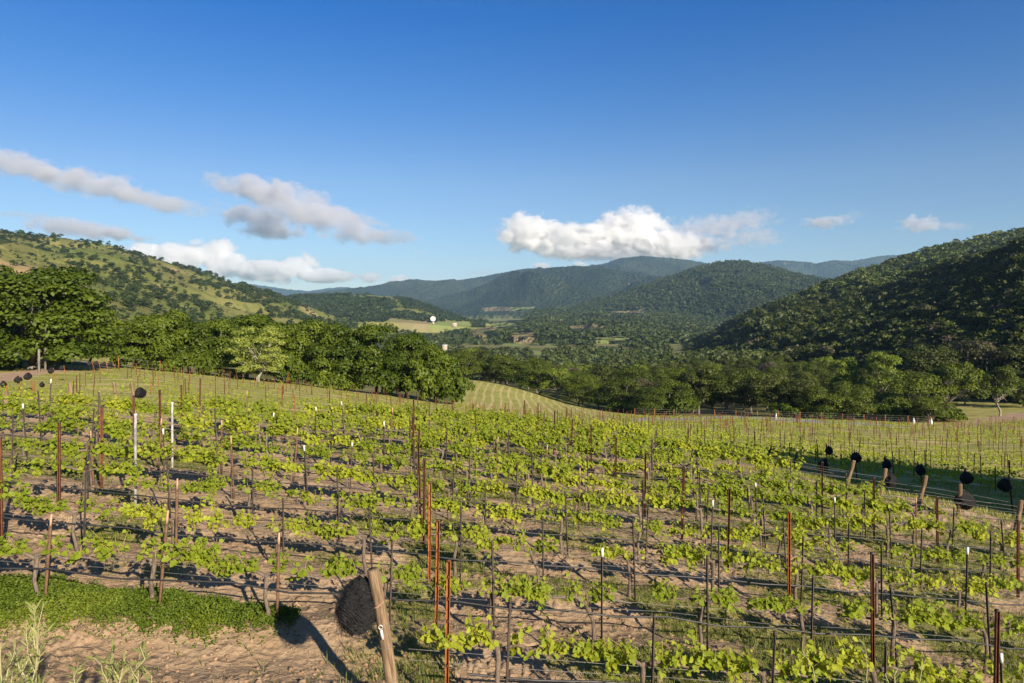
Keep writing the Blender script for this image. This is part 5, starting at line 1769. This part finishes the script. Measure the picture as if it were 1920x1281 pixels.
def cloud(puffs, d, kind, label, depth=0.5):
    cx = sum(q[0] for q in puffs) / len(puffs); cy = sum(q[1] for q in puffs) / len(puffs)
    c0 = pix(cx, cy, d)
    r = tag(ob("cloud", None, loc=c0), label, "cloud", None)
    for (x, y, wx, hz, ang, *kk) in puffs:
        p = pix(x, y, d)
        s = d / F
        ob("puff", ICO[kk[0] if kk else kind], r, loc=p - c0, rot=(0, math.radians(ang), 0), scale=(wx * s, wx * s * depth, hz * s))
    return r


cloud([(330, 488, 90, 40, 0), (395, 478, 62, 40, 0), (440, 500, 80, 32, 5), (500, 510, 85, 26, 5), (562, 502, 48, 36, 0), (600, 516, 70, 18, 3), (260, 480, 70, 28, 0)], 19000, "cum", "bright white heaped cumulus rising behind the left hill's shoulder")
cloud([(690, 522, 32, 14, 0), (745, 524, 26, 12, 0), (650, 520, 40, 12, 0)], 20000, "cum", "small white puffs above the far blue ridge")
cloud([(560, 388, 150, 52, 18), (640, 420, 120, 44, 16), (480, 354, 135, 32, 8), (715, 442, 95, 22, 8)], 9500, "str", "long grey slanting cloud with a ragged right tail", 0.6)
cloud([(485, 412, 130, 34, 12), (510, 432, 95, 26, 0)], 10500, "str", "white topped cloud tucked under the long grey slanting cloud", 0.6)
cloud([(50, 312, 150, 36, 14), (170, 345, 150, 34, 12), (290, 376, 125, 26, 14), (210, 340, 60, 18, -6)], 9000, "str", "thin lilac cloud streak slanting down from the left edge", 0.6)
cloud([(40, 402, 90, 13, 2)], 11000, "wisp", "faint flat cloud strip at the left edge", 0.6)
cloud([(150, 430, 150, 24, 6), (220, 440, 90, 14, 8)], 12000, "str", "flat lilac cloud just above the left hill's crest", 0.6)
cloud([(990, 437, 72, 48, 0), (1060, 452, 95, 46, 0), (1120, 452, 80, 40, 0), (1180, 438, 96, 60, 0), (1250, 462, 100, 40, 0), (1130, 475, 150, 22, 0, "str"), (1315, 455, 110, 36, 0, "wisp"), (950, 440, 45, 20, 20, "wisp")], 18500, "cum", "large billowing cumulus above the central mountain")
cloud([(1390, 416, 115, 36, -8), (1410, 444, 100, 30, 0), (1335, 425, 120, 34, 0), (1320, 462, 120, 24, 0), (1290, 440, 90, 40, 0)], 18500, "wisp", "thin lilac shreds trailing off the large cumulus", 0.6)
cloud([(1545, 417, 60, 16, 0, "str"), (1590, 408, 50, 14, -10)], 15000, "wisp", "small flat cloud right of the cumulus, over the far ridge", 0.6)
cloud([(1722, 420, 52, 24, 0, "str"), (1780, 424, 60, 14, 0), (1690, 428, 30, 10, 0)], 15000, "wisp", "small rounded cloud with a grey tail above the right slope", 0.6)
cloud([(785, 472, 32, 8, 0)], 15000, "wisp", "tiny flat cloud left of the central mountain", 0.6)
cloud([(1015, 499, 26, 10, 0), (1090, 496, 24, 9, 0), (900, 512, 60, 12, -8, "wisp")], 16600, "cum", "low white puffs peeking over the central mountain ridge")

# ------------------------------------------------------------------ haze
m, nt, out = new_mat("haze_air")
pv = nt.nodes.new("ShaderNodeVolumePrincipled")
pv.inputs["Color"].default_value = (0.42, 0.68, 1.0, 1)
pv.inputs["Density"].default_value = 4.4e-5
pv.inputs["Anisotropy"].default_value = 0.0
nt.links.new(pv.outputs[0], out.inputs["Volume"])
b = MB(); b.box((-15500, -300, -600), (15500, 15800, 745))
hz = tag(ob("haze", b.mesh("haze", [m])), kind="stuff")
